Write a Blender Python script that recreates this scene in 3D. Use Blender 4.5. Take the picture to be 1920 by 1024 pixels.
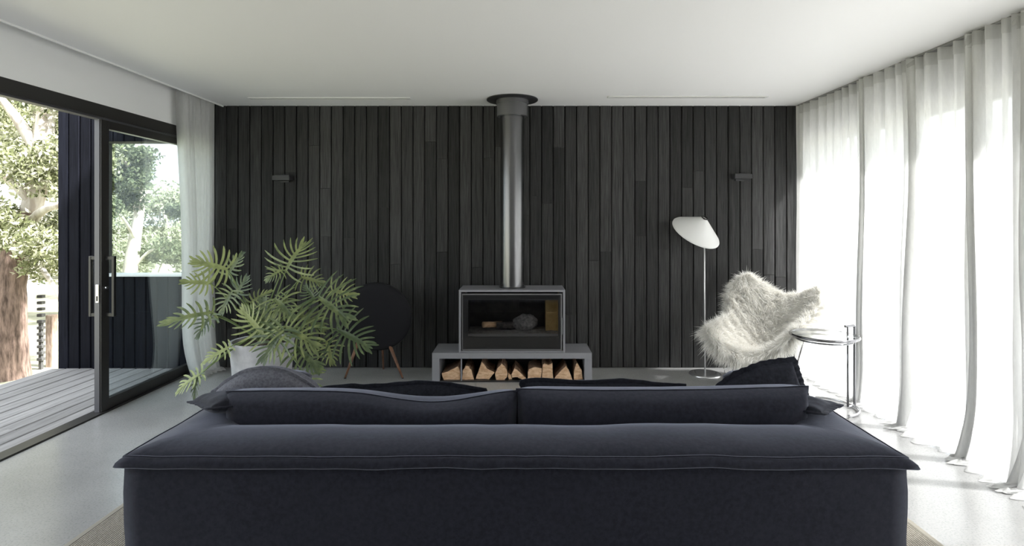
import bpy, bmesh, math, random
import numpy as np
from mathutils import Vector, Matrix, noise

for o in list(bpy.data.objects):
    bpy.data.objects.remove(o)
SC = bpy.context.scene
COL = SC.collection
random.seed(7)
RNG = np.random.default_rng(7)

# ------------------------------------------------------------------ camera
F = 1050.0          # focal length in pixels of the 1920 frame
EYE = 1.51
CX, CY = 975.0, 415.0
cam_d = bpy.data.cameras.new('camera')
cam_d.sensor_width = 36.0
cam_d.lens = F / 1920 * 36
cam_d.shift_x = -(CX - 960) / 1920
cam_d.shift_y = -(512 - CY) / 1920
cam_d.clip_end = 400
cam = bpy.data.objects.new('camera', cam_d)
COL.objects.link(cam)
cam.location = (0, 0, EYE)
cam.rotation_euler = (math.pi / 2, 0, 0)
SC.camera = cam

# ------------------------------------------------------------------ light
W = bpy.data.worlds.new('world')
SC.world = W
W.use_nodes = True
wn = W.node_tree.nodes
wn['Background'].inputs[0].default_value = (0.88, 0.94, 1.0, 1)
wn['Background'].inputs[1].default_value = 0.85
sun_d = bpy.data.lights.new('sun', 'SUN')
sun_d.energy = 8.5
sun_d.angle = math.radians(4.0)
sun_d.color = (1.0, 0.975, 0.955)
sun = bpy.data.objects.new('sun', sun_d)
COL.objects.link(sun)
sun.rotation_euler = Vector((-0.60, 0.13, -0.79)).to_track_quat('-Z', 'Y').to_euler()
SC.view_settings.view_transform = 'Standard'
SC.view_settings.look = 'None'
SC.view_settings.gamma = 1.0
SC.view_settings.use_curve_mapping = False
SC.view_settings.exposure = 1.9
SC.cycles.max_bounces = 14
SC.cycles.diffuse_bounces = 6
SC.cycles.transparent_max_bounces = 24
SC.cycles.sample_clamp_indirect = 6.0


# ------------------------------------------------------------------ helpers
def P(px, py, d):
    return Vector(((px - CX) * d / F, d, EYE - (py - CY) * d / F))


def link(o):
    COL.objects.link(o)
    return o


def tag(o, label, cat=None, group=None, kind=None):
    o['label'] = label
    if cat:
        o['category'] = cat
    if group:
        o['group'] = group
    if kind:
        o['kind'] = kind
    return o


def setparent(c, p):
    if p is not None:
        c.parent = p
        c.matrix_parent_inverse = WM(p).inverted()
    return c


def WM(o):
    if o.parent is None:
        return o.matrix_basis.copy()
    return WM(o.parent) @ o.matrix_parent_inverse @ o.matrix_basis


def thing(name, loc=(0, 0, 0)):
    o = bpy.data.objects.new(name, None)
    o.empty_display_size = 0.1
    o.location = loc
    return link(o)


def mobj(name, me, mat, parent=None, smooth=False):
    o = bpy.data.objects.new(name, me)
    if mat is not None and len(me.materials) == 0:
        me.materials.append(mat)
    if smooth:
        me.polygons.foreach_set('use_smooth', [True] * len(me.polygons))
    link(o)
    setparent(o, parent)
    return o


def pydata(name, vs, fs, mat, parent=None, smooth=False):
    me = bpy.data.meshes.new(name)
    me.from_pydata([tuple(v) for v in vs], [], fs)
    me.update()
    return mobj(name, me, mat, parent, smooth)


class MB:
    """collects shapes of ONE part"""
    def __init__(self):
        self.bm = bmesh.new()

    def box(self, x0, x1, y0, y1, z0, z1, bev=0.0, seg=2):
        b = bmesh.new()
        bmesh.ops.create_cube(b, size=1)
        for v in b.verts:
            v.co = Vector(((x0 + x1) / 2 + v.co.x * (x1 - x0), (y0 + y1) / 2 + v.co.y * (y1 - y0), (z0 + z1) / 2 + v.co.z * (z1 - z0)))
        if bev > 0:
            bmesh.ops.bevel(b, geom=list(b.edges), offset=bev, segments=seg, affect='EDGES', profile=0.5)
        self._merge(b)
        return self

    def _merge(self, b):
        me = bpy.data.meshes.new('tmp')
        b.to_mesh(me)
        b.free()
        self.bm.from_mesh(me)
        bpy.data.meshes.remove(me)

    def tube(self, pts, r, n=10, closed=False, radii=None, cap=True):
        pts = [Vector(p) for p in pts]
        m = len(pts)
        rings = []
        prev = None
        for i, p in enumerate(pts):
            if closed:
                t = (pts[(i + 1) % m] - pts[i - 1]).normalized()
            else:
                t = (pts[min(i + 1, m - 1)] - pts[max(i - 1, 0)]).normalized()
            if prev is None:
                a = Vector((0, 0, 1)) if abs(t.z) < 0.9 else Vector((1, 0, 0))
                u = t.cross(a).normalized()
            else:
                u = (prev - t * prev.dot(t)).normalized()
            prev = u
            w = t.cross(u)
            rr = radii[i] if radii else r
            rings.append([self.bm.verts.new(p + (u * math.cos(2 * math.pi * k / n) + w * math.sin(2 * math.pi * k / n)) * rr) for k in range(n)])
        for i in range(m if closed else m - 1):
            A, B = rings[i], rings[(i + 1) % m]
            for k in range(n):
                self.bm.faces.new((A[k], A[(k + 1) % n], B[(k + 1) % n], B[k]))
        if cap and not closed:
            self.bm.faces.new(list(reversed(rings[0])))
            self.bm.faces.new(rings[-1])
        return self

    def lathe(self, prof, c=(0, 0, 0), n=32, mat=None):
        """prof list of (r,z) ; axis z through c"""
        c = Vector(c)
        rings = []
        for r, z in prof:
            ring = []
            for k in range(n):
                a = 2 * math.pi * k / n
                v = Vector((r * math.cos(a), r * math.sin(a), z))
                if mat is not None:
                    v = mat @ v
                ring.append(self.bm.verts.new(c + v))
            rings.append(ring)
        for i in range(len(rings) - 1):
            for k in range(n):
                self.bm.faces.new((rings[i][k], rings[i][(k + 1) % n], rings[i + 1][(k + 1) % n], rings[i + 1][k]))
        return self

    def build(self, name, mat, parent=None, smooth=False, autosmooth=None):
        bmesh.ops.recalc_face_normals(self.bm, faces=list(self.bm.faces))
        me = bpy.data.meshes.new(name)
        self.bm.to_mesh(me)
        self.bm.free()
        o = mobj(name, me, mat, parent, smooth)
        if autosmooth:
            me.polygons.foreach_set('use_smooth', [True] * len(me.polygons))
            try:
                me.set_sharp_from_angle(angle=math.radians(autosmooth))
            except Exception:
                pass
        return o


def fbm(x, y, z=0.0, o=3):
    s, a, f = 0, 1, 1
    for _ in range(o):
        s += a * noise.noise(Vector((x * f, y * f, z * f)))
        a *= .5
        f *= 2
    return s


# ------------------------------------------------------------------ materials
def newmat(name):
    m = bpy.data.materials.new(name)
    m.use_nodes = True
    nt = m.node_tree
    b = nt.nodes['Principled BSDF']
    return m, nt, b


def N(nt, t, **kw):
    n = nt.nodes.new(t)
    for k, v in kw.items():
        setattr(n, k, v)
    return n


def plain(name, col, rough=.5, metal=0.0, spec=.5, sheen=0.0):
    m, nt, b = newmat(name)
    b.inputs['Base Color'].default_value = (*col, 1)
    b.inputs['Roughness'].default_value = rough
    b.inputs['Metallic'].default_value = metal
    b.inputs['Specular IOR Level'].default_value = spec
    if sheen:
        b.inputs['Sheen Weight'].default_value = sheen
        b.inputs['Sheen Roughness'].default_value = .5
    return m


def ramp(nt, fac, stops):
    r = N(nt, 'ShaderNodeValToRGB')
    els = r.color_ramp.elements
    while len(els) < len(stops):
        els.new(.5)
    for e, (p, c) in zip(els, stops):
        e.position = p
        e.color = (*c, 1) if len(c) == 3 else c
    nt.links.new(fac, r.inputs[0])
    return r.outputs[0]


def noisetex(nt, vec, scale, detail=4, rough=.55, stretch=None):
    if stretch is not None:
        mp = N(nt, 'ShaderNodeMapping')
        mp.inputs['Scale'].default_value = stretch
        nt.links.new(vec, mp.inputs['Vector'])
        vec = mp.outputs[0]
    n = N(nt, 'ShaderNodeTexNoise')
    n.inputs['Scale'].default_value = scale
    n.inputs['Detail'].default_value = detail
    n.inputs['Roughness'].default_value = rough
    nt.links.new(vec, n.inputs['Vector'])
    return n.outputs['Fac']


def bump(nt, b, h, strength=.3, dist=.01):
    bp = N(nt, 'ShaderNodeBump')
    bp.inputs['Strength'].default_value = strength
    bp.inputs['Distance'].default_value = dist
    nt.links.new(h, bp.inputs['Height'])
    nt.links.new(bp.outputs[0], b.inputs['Normal'])


def mul(nt, a, bcol):
    mx = N(nt, 'ShaderNodeMix', data_type='RGBA', blend_type='MULTIPLY')
    mx.inputs[0].default_value = 1
    nt.links.new(a, mx.inputs[6])
    nt.links.new(bcol, mx.inputs[7])
    return mx.outputs[2]


def wood_boards(name, c0, c1, rough, stretch, rnd=(.65, 1.3), bump_s=.35, spec=.4, scale=6):
    m, nt, b = newmat(name)
    geo = N(nt, 'ShaderNodeNewGeometry')
    oi = N(nt, 'ShaderNodeObjectInfo')
    add = N(nt, 'ShaderNodeVectorMath', operation='MULTIPLY_ADD')
    add.inputs[1].default_value = (1, 1, 1)
    sc = N(nt, 'ShaderNodeVectorMath', operation='SCALE')
    sc.inputs[0].default_value = (13.7, 17.1, 31.3)
    nt.links.new(oi.outputs['Random'], sc.inputs['Scale'])
    nt.links.new(geo.outputs['Position'], add.inputs[0])
    nt.links.new(sc.outputs[0], add.inputs[2])
    f = noisetex(nt, add.outputs[0], scale, 6, .62, stretch)
    c = ramp(nt, f, [(.3, c0), (.72, c1)])
    rr = N(nt, 'ShaderNodeMapRange')
    rr.inputs['To Min'].default_value = rnd[0]
    rr.inputs['To Max'].default_value = rnd[1]
    nt.links.new(oi.outputs['Random'], rr.inputs['Value'])
    c2 = mul(nt, c, rr.outputs[0])
    nt.links.new(c2, b.inputs['Base Color'])
    b.inputs['Roughness'].default_value = rough
    b.inputs['Specular IOR Level'].default_value = spec
    bump(nt, b, f, bump_s, .004)
    return m


M = {}
M['char'] = wood_boards('charred_timber', (.013, .013, .013), (.060, .060, .060), .62, (22, 22, .6), (.55, 1.4), .5, .2)
M['char_out'] = wood_boards('charred_timber_outdoor', (.0030, .0033, .0060), (.009, .010, .0165), .75, (9, 9, .5), (.75, 1.25), .35, .08)
M['black'] = plain('matt_black', (.006, .006, .006), .8)
M['white'] = plain('white_paint', (.90, .90, .895), .75, spec=.2)
M['ceil'] = plain('ceiling_paint', (.92, .912, .91), .6, spec=.3)
M['frame'] = plain('dark_bronze_aluminium', (.022, .021, .020), .38, .0)
M['frame_l'] = plain('grey_aluminium_edge', (.10, .10, .11), .4, .3)
M['steel'] = plain('graphite_steel', (.25, .25, .27), .45, .1)
M['stove'] = plain('stove_black_steel', (.030, .030, .032), .30, .2)
M['stove_edge'] = plain('stove_edge_steel', (.20, .20, .205), .35, .3)
M['flue'] = plain('flue_painted_steel', (.15, .15, .155), .26, .95)
M['chrome'] = plain('chrome', (.72, .72, .74), .08, 1.0)
M['darkchrome'] = plain('dark_chrome', (.22, .22, .23), .14, 1.0)
M['sconce'] = plain('sconce_black', (.02, .02, .022), .5)
M['speaker'] = plain('speaker_cloth', (.020, .020, .023), .95, spec=.1)
M['speaker_ring'] = plain('speaker_rim', (.012, .012, .013), .5)
M['rod'] = plain('black_rod', (.008, .008, .008), .35)


def grainy(name, c0, c1, scale, rough, stretch=None, bs=.2, dist=.003, lo=.35, hi=.65, sheen=0, spec=.4):
    m, nt, b = newmat(name)
    tc = N(nt, 'ShaderNodeNewGeometry')
    f = noisetex(nt, tc.outputs['Position'], scale, 5, .6, stretch)
    nt.links.new(ramp(nt, f, [(lo, c0), (hi, c1)]), b.inputs['Base Color'])
    b.inputs['Roughness'].default_value = rough
    b.inputs['Specular IOR Level'].default_value = spec
    if sheen:
        b.inputs['Sheen Weight'].default_value = sheen
        b.inputs['Sheen Roughness'].default_value = .45
        b.inputs['Sheen Tint'].default_value = (.75, .8, 1, 1)
    if bs:
        bump(nt, b, f, bs, dist)
    return m


def mat_floor():
    m, nt, b = newmat('polished_concrete')
    g = N(nt, 'ShaderNodeNewGeometry')
    big = noisetex(nt, g.outputs['Position'], 1.3, 5, .6)
    fine = noisetex(nt, g.outputs['Position'], 95, 3, .7)
    c1 = ramp(nt, big, [(.3, (.29, .29, .29)), (.7, (.37, .37, .367))])
    c2 = ramp(nt, fine, [(.32, (.72, .72, .74)), (.5, (1, 1, 1)), (.72, (1.0, 1.0, .98))])
    nt.links.new(mul(nt, c1, c2), b.inputs['Base Color'])
    nt.links.new(ramp(nt, big, [(.3, (.17, .17, .17)), (.7, (.27, .27, .27))]), b.inputs['Roughness'])
    b.inputs['Specular IOR Level'].default_value = .5
    bump(nt, b, fine, .03, .002)
    return m


M['floor'] = mat_floor()
M['sofa'] = grainy('navy_linen_velvet', (.0082, .0085, .0145), (.0160, .0168, .0260), 55, .88, (1, 1, 1), .25, .002, sheen=.38, spec=.15)
M['cushion_grey'] = grainy('slate_blue_linen', (.085, .087, .108), (.145, .148, .175), 90, .9, (1, 1, 1), .3, .002, sheen=.15, spec=.15)
M['cushion_dark'] = grainy('midnight_linen', (.010, .0107, .016), (.020, .0215, .030), 70, .9, (1, 1, 1), .3, .002, sheen=.15, spec=.15)


def mat_rug():
    m, nt, b = newmat('sisal_weave')
    g = N(nt, 'ShaderNodeNewGeometry')
    w1 = N(nt, 'ShaderNodeTexWave', wave_type='BANDS', bands_direction='X')
    w1.inputs['Scale'].default_value = 26
    w1.inputs['Distortion'].default_value = 1.2
    w1.inputs['Detail Scale'].default_value = 6
    nt.links.new(g.outputs['Position'], w1.inputs['Vector'])
    f = noisetex(nt, g.outputs['Position'], 120, 3, .7)
    c = ramp(nt, f, [(.3, (.20, .18, .15)), (.7, (.42, .39, .33))])
    c2 = ramp(nt, w1.outputs['Fac'], [(.1, (.55, .55, .55)), (.6, (1, 1, 1))])
    nt.links.new(mul(nt, c, c2), b.inputs['Base Color'])
    b.inputs['Roughness'].default_value = .95
    bump(nt, b, w1.outputs['Fac'], .6, .006)
    return m


M['rug'] = mat_rug()
M['rug_edge'] = plain('rug_binding', (.30, .28, .24), .9)
M['deck'] = wood_boards('weathered_deck', (.20, .195, .195), (.35, .34, .34), .7, (8, .5, 8), (.78, 1.15), .4, .3, 5)
M['pot'] = grainy('pale_concrete_pot', (.42, .42, .44), (.54, .54, .56), 14, .8, None, .1, .004)
M['soil'] = plain('potting_soil', (.03, .02, .015), .95)


def mat_leaf(name, c0, c1, trans=.25):
    m, nt, b = newmat(name)
    oi = N(nt, 'ShaderNodeObjectInfo')
    g = N(nt, 'ShaderNodeNewGeometry')
    f = noisetex(nt, g.outputs['Position'], 11, 3)
    ad = N(nt, 'ShaderNodeMath', operation='ADD')
    nt.links.new(f, ad.inputs[0])
    sb = N(nt, 'ShaderNodeMath', operation='MULTIPLY_ADD')
    sb.inputs[1].default_value = .6
    sb.inputs[2].default_value = -.3
    nt.links.new(oi.outputs['Random'], sb.inputs[0])
    nt.links.new(sb.outputs[0], ad.inputs[1])
    c = ramp(nt, ad.outputs[0], [(.25, c0), (.8, c1)])
    nt.links.new(c, b.inputs['Base Color'])
    b.inputs['Roughness'].default_value = .38
    tr = N(nt, 'ShaderNodeBsdfTranslucent')
    nt.links.new(c, tr.inputs['Color'])
    mx = N(nt, 'ShaderNodeMixShader')
    mx.inputs[0].default_value = trans
    nt.links.new(b.outputs[0], mx.inputs[1])
    nt.links.new(tr.outputs[0], mx.inputs[2])
    nt.links.new(mx.outputs[0], nt.nodes['Material Output'].inputs['Surface'])
    return m


M['leaf'] = mat_leaf('philodendron_leaf', (.070, .105, .045), (.33, .38, .15), .2)
M['petiole'] = plain('petiole_green', (.16, .22, .08), .5)


def mat_cards(name, cols, trans=.45):
    """outdoor foliage: colour varies leaf by leaf (random per island)"""
    m, nt, b = newmat(name)
    g = N(nt, 'ShaderNodeNewGeometry')
    c = ramp(nt, g.outputs['Random Per Island'], [(i / (len(cols) - 1), k) for i, k in enumerate(cols)])
    df = N(nt, 'ShaderNodeBsdfDiffuse')
    tr = N(nt, 'ShaderNodeBsdfTranslucent')
    nt.links.new(c, df.inputs['Color'])
    nt.links.new(c, tr.inputs['Color'])
    mx = N(nt, 'ShaderNodeMixShader')
    mx.inputs[0].default_value = trans
    nt.links.new(df.outputs[0], mx.inputs[1])
    nt.links.new(tr.outputs[0], mx.inputs[2])
    nt.links.new(mx.outputs[0], nt.nodes['Material Output'].inputs['Surface'])
    nt.nodes.remove(b)
    return m


M['gum'] = mat_cards('gum_leaves', [(.08, .09, .05), (.20, .22, .11), (.36, .37, .24), (.55, .54, .46)])
M['olive'] = mat_cards('olive_green_leaves', [(.05, .065, .04), (.12, .145, .08), (.26, .28, .18)])
M['pale'] = mat_cards('pale_leaves', [(.22, .24, .15), (.38, .40, .27), (.54, .54, .43)])
M['bark_red'] = grainy('shaggy_red_bark', (.05, .032, .024), (.22, .155, .125), 9, .9, (3, 3, .5), .8, .03)
M['bark_pale'] = grainy('pale_gum_bark', (.34, .29, .24), (.62, .58, .52), 5, .85, (2, 2, .5), .4, .02)
M['grass'] = grainy('dry_grass', (.22, .22, .15), (.38, .37, .27), 2.5, .95, None, .3, .02)
M['fence_wood'] = grainy('weathered_post', (.16, .11, .08), (.33, .26, .21), 14, .9, (3, 3, .6), .4, .01)
M['fence_dark'] = plain('dark_post', (.05, .05, .048), .8)
M['log_end'] = grainy('split_log_face', (.50, .30, .17), (.74, .52, .34), 22, .85, (1, 1, 2.5), .35, .004)
M['log_bark'] = grainy('log_bark', (.13, .075, .045), (.36, .22, .14), 18, .95, None, .5, .006)
M['log_char'] = grainy('burnt_log', (.02, .018, .017), (.10, .09, .085), 25, .95, None, .5, .006)
M['ash'] = grainy('ash', (.18, .17, .165), (.36, .345, .33), 30, 1.0, None, .4, .006)
M['brick_gold'] = grainy('ochre_firebrick', (.34, .23, .09), (.52, .37, .17), 10, .85, None, .2, .004)
M['brick_dark'] = grainy('sooty_firebrick', (.018, .017, .017), (.05, .047, .045), 10, .9, None, .2, .004)
M['teak'] = grainy('oiled_teak', (.13, .065, .04), (.26, .135, .08), 14, .45, (3, 3, .5), .1, .002)


def mat_glass(name, tint=(1, 1, 1), base=.04, gain=1.0):
    m, nt, b = newmat(name)
    lw = N(nt, 'ShaderNodeLayerWeight')
    lw.inputs['Blend'].default_value = .5
    pw = N(nt, 'ShaderNodeMath', operation='POWER')
    pw.inputs[1].default_value = 5
    nt.links.new(lw.outputs['Facing'], pw.inputs[0])
    ma = N(nt, 'ShaderNodeMath', operation='MULTIPLY_ADD')
    ma.inputs[1].default_value = (1 - base) * gain
    ma.inputs[2].default_value = base
    ma.use_clamp = True
    nt.links.new(pw.outputs[0], ma.inputs[0])
    tr = N(nt, 'ShaderNodeBsdfTransparent')
    tr.inputs[0].default_value = (*tint, 1)
    gl = N(nt, 'ShaderNodeBsdfGlossy')
    gl.inputs['Roughness'].default_value = .0
    mx = N(nt, 'ShaderNodeMixShader')
    nt.links.new(ma.outputs[0], mx.inputs[0])
    nt.links.new(tr.outputs[0], mx.inputs[1])
    nt.links.new(gl.outputs[0], mx.inputs[2])
    nt.links.new(mx.outputs[0], nt.nodes['Material Output'].inputs['Surface'])
    nt.nodes.remove(b)
    return m


M['glass'] = mat_glass('window_glass', (.88, .93, .94), .13)
M['glass_clear'] = mat_glass('clear_glass', (.97, .98, .98), .04)
M['glass_table'] = mat_glass('table_glass', (.93, .95, .95), .06)
M['glass_stove'] = mat_glass('stove_glass', (.80, .80, .80), .05)


def mat_sheer(name, col=(.90, .90, .895), transp=.17, transl=.39):
    m, nt, b = newmat(name)
    g = N(nt, 'ShaderNodeNewGeometry')
    f = noisetex(nt, g.outputs['Position'], 60, 3, .6, (1, 1, .25))
    c = ramp(nt, f, [(.3, tuple(k * .93 for k in col)), (.7, col)])
    df = N(nt, 'ShaderNodeBsdfDiffuse')
    tl = N(nt, 'ShaderNodeBsdfTranslucent')
    tp = N(nt, 'ShaderNodeBsdfTransparent')
    nt.links.new(c, df.inputs['Color'])
    nt.links.new(c, tl.inputs['Color'])
    m1 = N(nt, 'ShaderNodeMixShader')
    m1.inputs[0].default_value = transl
    m2 = N(nt, 'ShaderNodeMixShader')
    m2.inputs[0].default_value = transp
    nt.links.new(df.outputs[0], m1.inputs[1])
    nt.links.new(tl.outputs[0], m1.inputs[2])
    nt.links.new(m1.outputs[0], m2.inputs[1])
    nt.links.new(tp.outputs[0], m2.inputs[2])
    nt.links.new(m2.outputs[0], nt.nodes['Material Output'].inputs['Surface'])
    nt.nodes.remove(b)
    return m


M['sheer'] = mat_sheer('sheer_linen')
M['sheer_band'] = mat_sheer('sheer_header', (.70, .70, .69), .08, .4)
M['sheer_hem'] = mat_sheer('sheer_hem', (.88, .88, .875), .06, .42)
M['sheer_left'] = mat_sheer('sheer_linen_left', (.90, .90, .89), .16, .6)


def mat_fur():
    m, nt, b = newmat('sheepskin_wool')
    g = N(nt, 'ShaderNodeNewGeometry')
    c = ramp(nt, g.outputs['Random Per Island'], [(0, (.80, .78, .73)), (.5, (.90, .89, .86)), (1, (.95, .945, .93))])
    df = N(nt, 'ShaderNodeBsdfDiffuse')
    tl = N(nt, 'ShaderNodeBsdfTranslucent')
    nt.links.new(c, df.inputs['Color'])
    nt.links.new(c, tl.inputs['Color'])
    mx = N(nt, 'ShaderNodeMixShader')
    mx.inputs[0].default_value = .4
    nt.links.new(df.outputs[0], mx.inputs[1])
    nt.links.new(tl.outputs[0], mx.inputs[2])
    nt.links.new(mx.outputs[0], nt.nodes['Material Output'].inputs['Surface'])
    nt.nodes.remove(b)
    return m


M['fur'] = mat_fur()
M['hide'] = plain('sheepskin_hide', (.80, .77, .70), .9)


def mat_shade():
    m, nt, b = newmat('white_lamp_shade')
    b.inputs['Base Color'].default_value = (.88, .88, .87, 1)
    b.inputs['Roughness'].default_value = .5
    tl = N(nt, 'ShaderNodeBsdfTranslucent')
    tl.inputs[0].default_value = (.88, .88, .87, 1)
    mx = N(nt, 'ShaderNodeMixShader')
    mx.inputs[0].default_value = .3
    nt.links.new(b.outputs[0], mx.inputs[1])
    nt.links.new(tl.outputs[0], mx.inputs[2])
    nt.links.new(mx.outputs[0], nt.nodes['Material Output'].inputs['Surface'])
    return m


M['shade'] = mat_shade()

# ------------------------------------------------------------------ the setting
BACK = 5.77      # face of the charred wall
CEIL = 2.70
XL, XR = -3.26, 3.02
REAR = -3.2
DK = 5.77


def struct(o, label):
    return tag(o, label, None, None, 'structure')


struct(MB().box(XL, XR + .15, REAR, BACK + .3, -.25, 0).build('floor', M['floor']), 'polished grey concrete floor with a fine speckle')
ce = struct(MB().box(-3.055, XR + .15, REAR, BACK + .3, CEIL, CEIL + .12).build('ceiling', M['ceil']), 'flat white plaster ceiling over the room')
struct(MB().box(-3.6, XR + .43, REAR - .2, BACK + .32, 2.90, 3.15).build('roof', M['white']), 'flat roof slab above the ceiling')  # overhang past the windows is added to shade the upper curtains
struct(MB().box(-3.066, -3.054, REAR, BACK + .01, CEIL - .012, CEIL + .13).build('trim_1', plain('edge_bead', (.9, .9, .88), .4)), 'thin white bead along the ceiling edge by the curtain recess')
struct(MB().box(XL - .14, XL, REAR, BACK + .3, 2.42, 2.90).build('wall_left', M['white']), 'white bulkhead wall above the sliding door')
struct(MB().box(XL - .14, XL, REAR, -.6, 0, 2.42).build('wall_left_rear', M['white']), 'white side wall behind the viewpoint')
struct(MB().box(XL - .14, XR + .3, REAR - .2, REAR, 0, 2.9).build('wall_rear', M['white']), 'white end wall behind the viewpoint')

# charred timber back wall: one backing, one object per board
wb = struct(MB().box(-3.40, XR + .3, BACK + .022, BACK + .30, 0, 2.9).build('wall_back', M['black']), 'charred black vertical timber wall behind the stove')


def unit_board():
    """unit board with chamfered long front edges, centred, front face to -y"""
    c = .06
    prof = [(-.5, .5), (-.5, -.5 + .25), (-.5 + c, -.5), (.5 - c, -.5), (.5, -.5 + .25), (.5, .5)]
    vs = [(x, y, -.5) for x, y in prof] + [(x, y, .5) for x, y in prof]
    n = len(prof)
    fs = [(i, (i + 1) % n, n + (i + 1) % n, n + i) for i in range(n)]
    fs += [tuple(range(n - 1, -1, -1)), tuple(range(n, 2 * n))]
    me = bpy.data.meshes.new('plank')
    me.from_pydata(vs, [], fs)
    return me


UB = unit_board()
UB.materials.append(M['char'])
pitch = 1073 / 49.0 / 182.0
x = (424 - CX) / 182.0 - 2 * pitch
rb = random.Random(21)
while x < XR:
    cuts = [0.004]
    if rb.random() < .62:
        cuts.append(rb.uniform(.5, 2.35))
        if rb.random() < .3:
            cuts.append(rb.uniform(.4, 2.4))
    cuts = sorted(cuts) + [CEIL + .1]
    i = 1
    while i < len(cuts) - 1:
        if cuts[i] - cuts[i - 1] < .35:
            cuts.pop(i)
        else:
            i += 1
    for a, b in zip(cuts[:-1], cuts[1:]):
        o = link(bpy.data.objects.new('plank', UB))
        o.scale = (pitch - .009, .022, b - a - .003)
        o.location = (x + pitch / 2, BACK + .011 + rb.uniform(-.0025, .0015), (a + b) / 2)
        setparent(o, wb)
    x += pitch

# right wall: header band, end pier, windows
struct(MB().box(XR, XR + .16, REAR, BACK + .3, 2.36, 2.90).build('wall_right', plain('bulkhead_shade_grey', (.16, .16, .165), .7)), 'bulkhead above the curtained windows, greyed for shade behind the curtain tops')  # grey instead of white puts shade behind the curtain tops
struct(MB().box(XR, XR + .16, REAR, -1.0, 0, 2.36).build('wall_right_rear', M['white']), 'white window side wall behind the viewpoint')
wy = [5.74, 4.60, 3.46, 2.32, 1.18, .04, -1.0]
for i in range(6):
    y1, y0 = wy[i], wy[i + 1]
    w = thing('window_%d' % (i + 1), (XR + .08, (y0 + y1) / 2, 0))
    struct(w, 'tall aluminium framed window behind the sheer curtains, bay %d from the charred wall' % (i + 1))
    f = MB()
    f.box(XR + .05, XR + .11, y0, y0 + .035, 0, 2.36).box(XR + .05, XR + .11, y1 - .035, y1, 0, 2.36)
    f.box(XR + .05, XR + .11, y0 + .035, y1 - .035, 2.30, 2.36).box(XR + .05, XR + .11, y0 + .035, y1 - .035, 0, .05)
    f.build('window_frame', M['frame_l'], w)
    MB().box(XR + .074, XR + .082, y0 + .03, y1 - .03, .045, 2.305).build('pane', M['glass_clear'], w)

# left sliding door ------------------------------------------------
d1 = thing('door_1', (XL, 4.4, 0))
struct(d1, 'dark framed sliding glass door with a long pull handle, slid towards the curtain')
MB().box(XL - .10, XL - .001, -.6, BACK, 2.325, 2.42).build('head_frame', M['frame'], d1)
MB().box(XL - .085, XL - .02, -.6, BACK, 2.310, 2.326).build('head_track', M['frame_l'], d1)
MB().box(XL - .11, XL - .004, -.6, BACK, -.03, .012).build('sill_track', M['frame'], d1)
dx0, dx1 = XL - .075, XL - .022
st = MB().box(dx0, dx1, 4.39, 4.475, .012, 2.32, .003).build('stile', M['frame'], d1)
MB().box(dx0 + .003, dx1 - .012, 4.384, 4.391, .013, 2.318).build('edge_strip', M['frame_l'], st)
MB().box(dx0, dx1, 5.66, 5.74, .012, 2.32, .003).build('stile', M['frame'], d1)
MB().box(dx0, dx1, 4.475, 5.66, .012, .095, .003).build('bottom_rail', M['frame'], d1)
MB().box(dx0, dx1, 4.475, 5.66, 2.245, 2.32, .003).build('top_rail', M['frame'], d1)
MB().box(XL - .052, XL - .044, 4.47, 5.665, .09, 2.25).build('pane', M['glass'], d1)
h = MB()
h.box(XL + .030, XL + .052, 4.425, 4.452, .755, 1.235, .003)
h.box(XL - .024, XL + .034, 4.428, 4.450, 1.208, 1.232)
h.box(XL - .024, XL + .034, 4.428, 4.450, .758, .782)
h.build('pull_handle', M['rod'], d1)
h = MB()
h.box(XL - .150, XL - .132, 4.425, 4.452, .755, 1.235, .003)
h.box(XL - .135, XL - .074, 4.428, 4.450, 1.208, 1.232)
h.box(XL - .135, XL - .074, 4.428, 4.450, .758, .782)
h.build('pull_handle', M['frame'], d1)
lk = MB().box(XL - .060, XL - .034, 4.378, 4.385, .87, 1.015, .003).build('lock_plate', M['chrome'], d1)
MB().box(XL - .052, XL - .043, 4.375, 4.379, .885, .925).build('lock_slot', M['black'], lk)
MB().lathe([(0, .018), (.014, .018), (.016, .0)], (XL - .022, 4.43, .985), 16, Matrix.Rotation(math.pi / 2, 3, 'Y')).build('key_cylinder', M['chrome'], d1)

# outdoors ----------------------------------------------------------
gz = -.5
bm = bmesh.new()
bmesh.ops.create_grid(bm, x_segments=60, y_segments=60, size=70)
for v in bm.verts:
    r = max(0, -v.co.x - 14)
    v.co.z = gz + .25 * fbm(v.co.x * .13, v.co.y * .13) * min(1, max(0, (abs(v.co.x) - 8) / 6)) + min(r, 40) * .03
    if abs(v.co.x) < 6:
        v.co.z = gz
me = bpy.data.meshes.new('ground')
bm.to_mesh(me)
bm.free()
g = mobj('ground', me, M['grass'], None, True)
struct(g, 'dry sunlit grass ground beyond the deck')
struct(MB().box(XR + .16, XR + 7, -8, 14, -.3, -.02).build('bounce_paving', grainy('bounce_concrete', (.36, .36, .355), (.44, .44, .435), 3, .9)), 'pale concrete slab added outside the curtained windows to bounce light inside')  # unseen bright slab, added to throw sunlight up onto the ceiling
dk = thing('deck', (-4.05, 2.5, -.03))
struct(dk, 'weathered grey timber deck outside the sliding door')
UD = unit_board().copy()
UD.materials.clear()
UD.materials.append(M['deck'])
UD.transform(Matrix.Rotation(math.radians(-90), 4, 'X'))       # long axis y, chamfers up
UD.name = 'deck_board'
bw = .145
xx = XL - .115
rd = random.Random(4)
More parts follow.
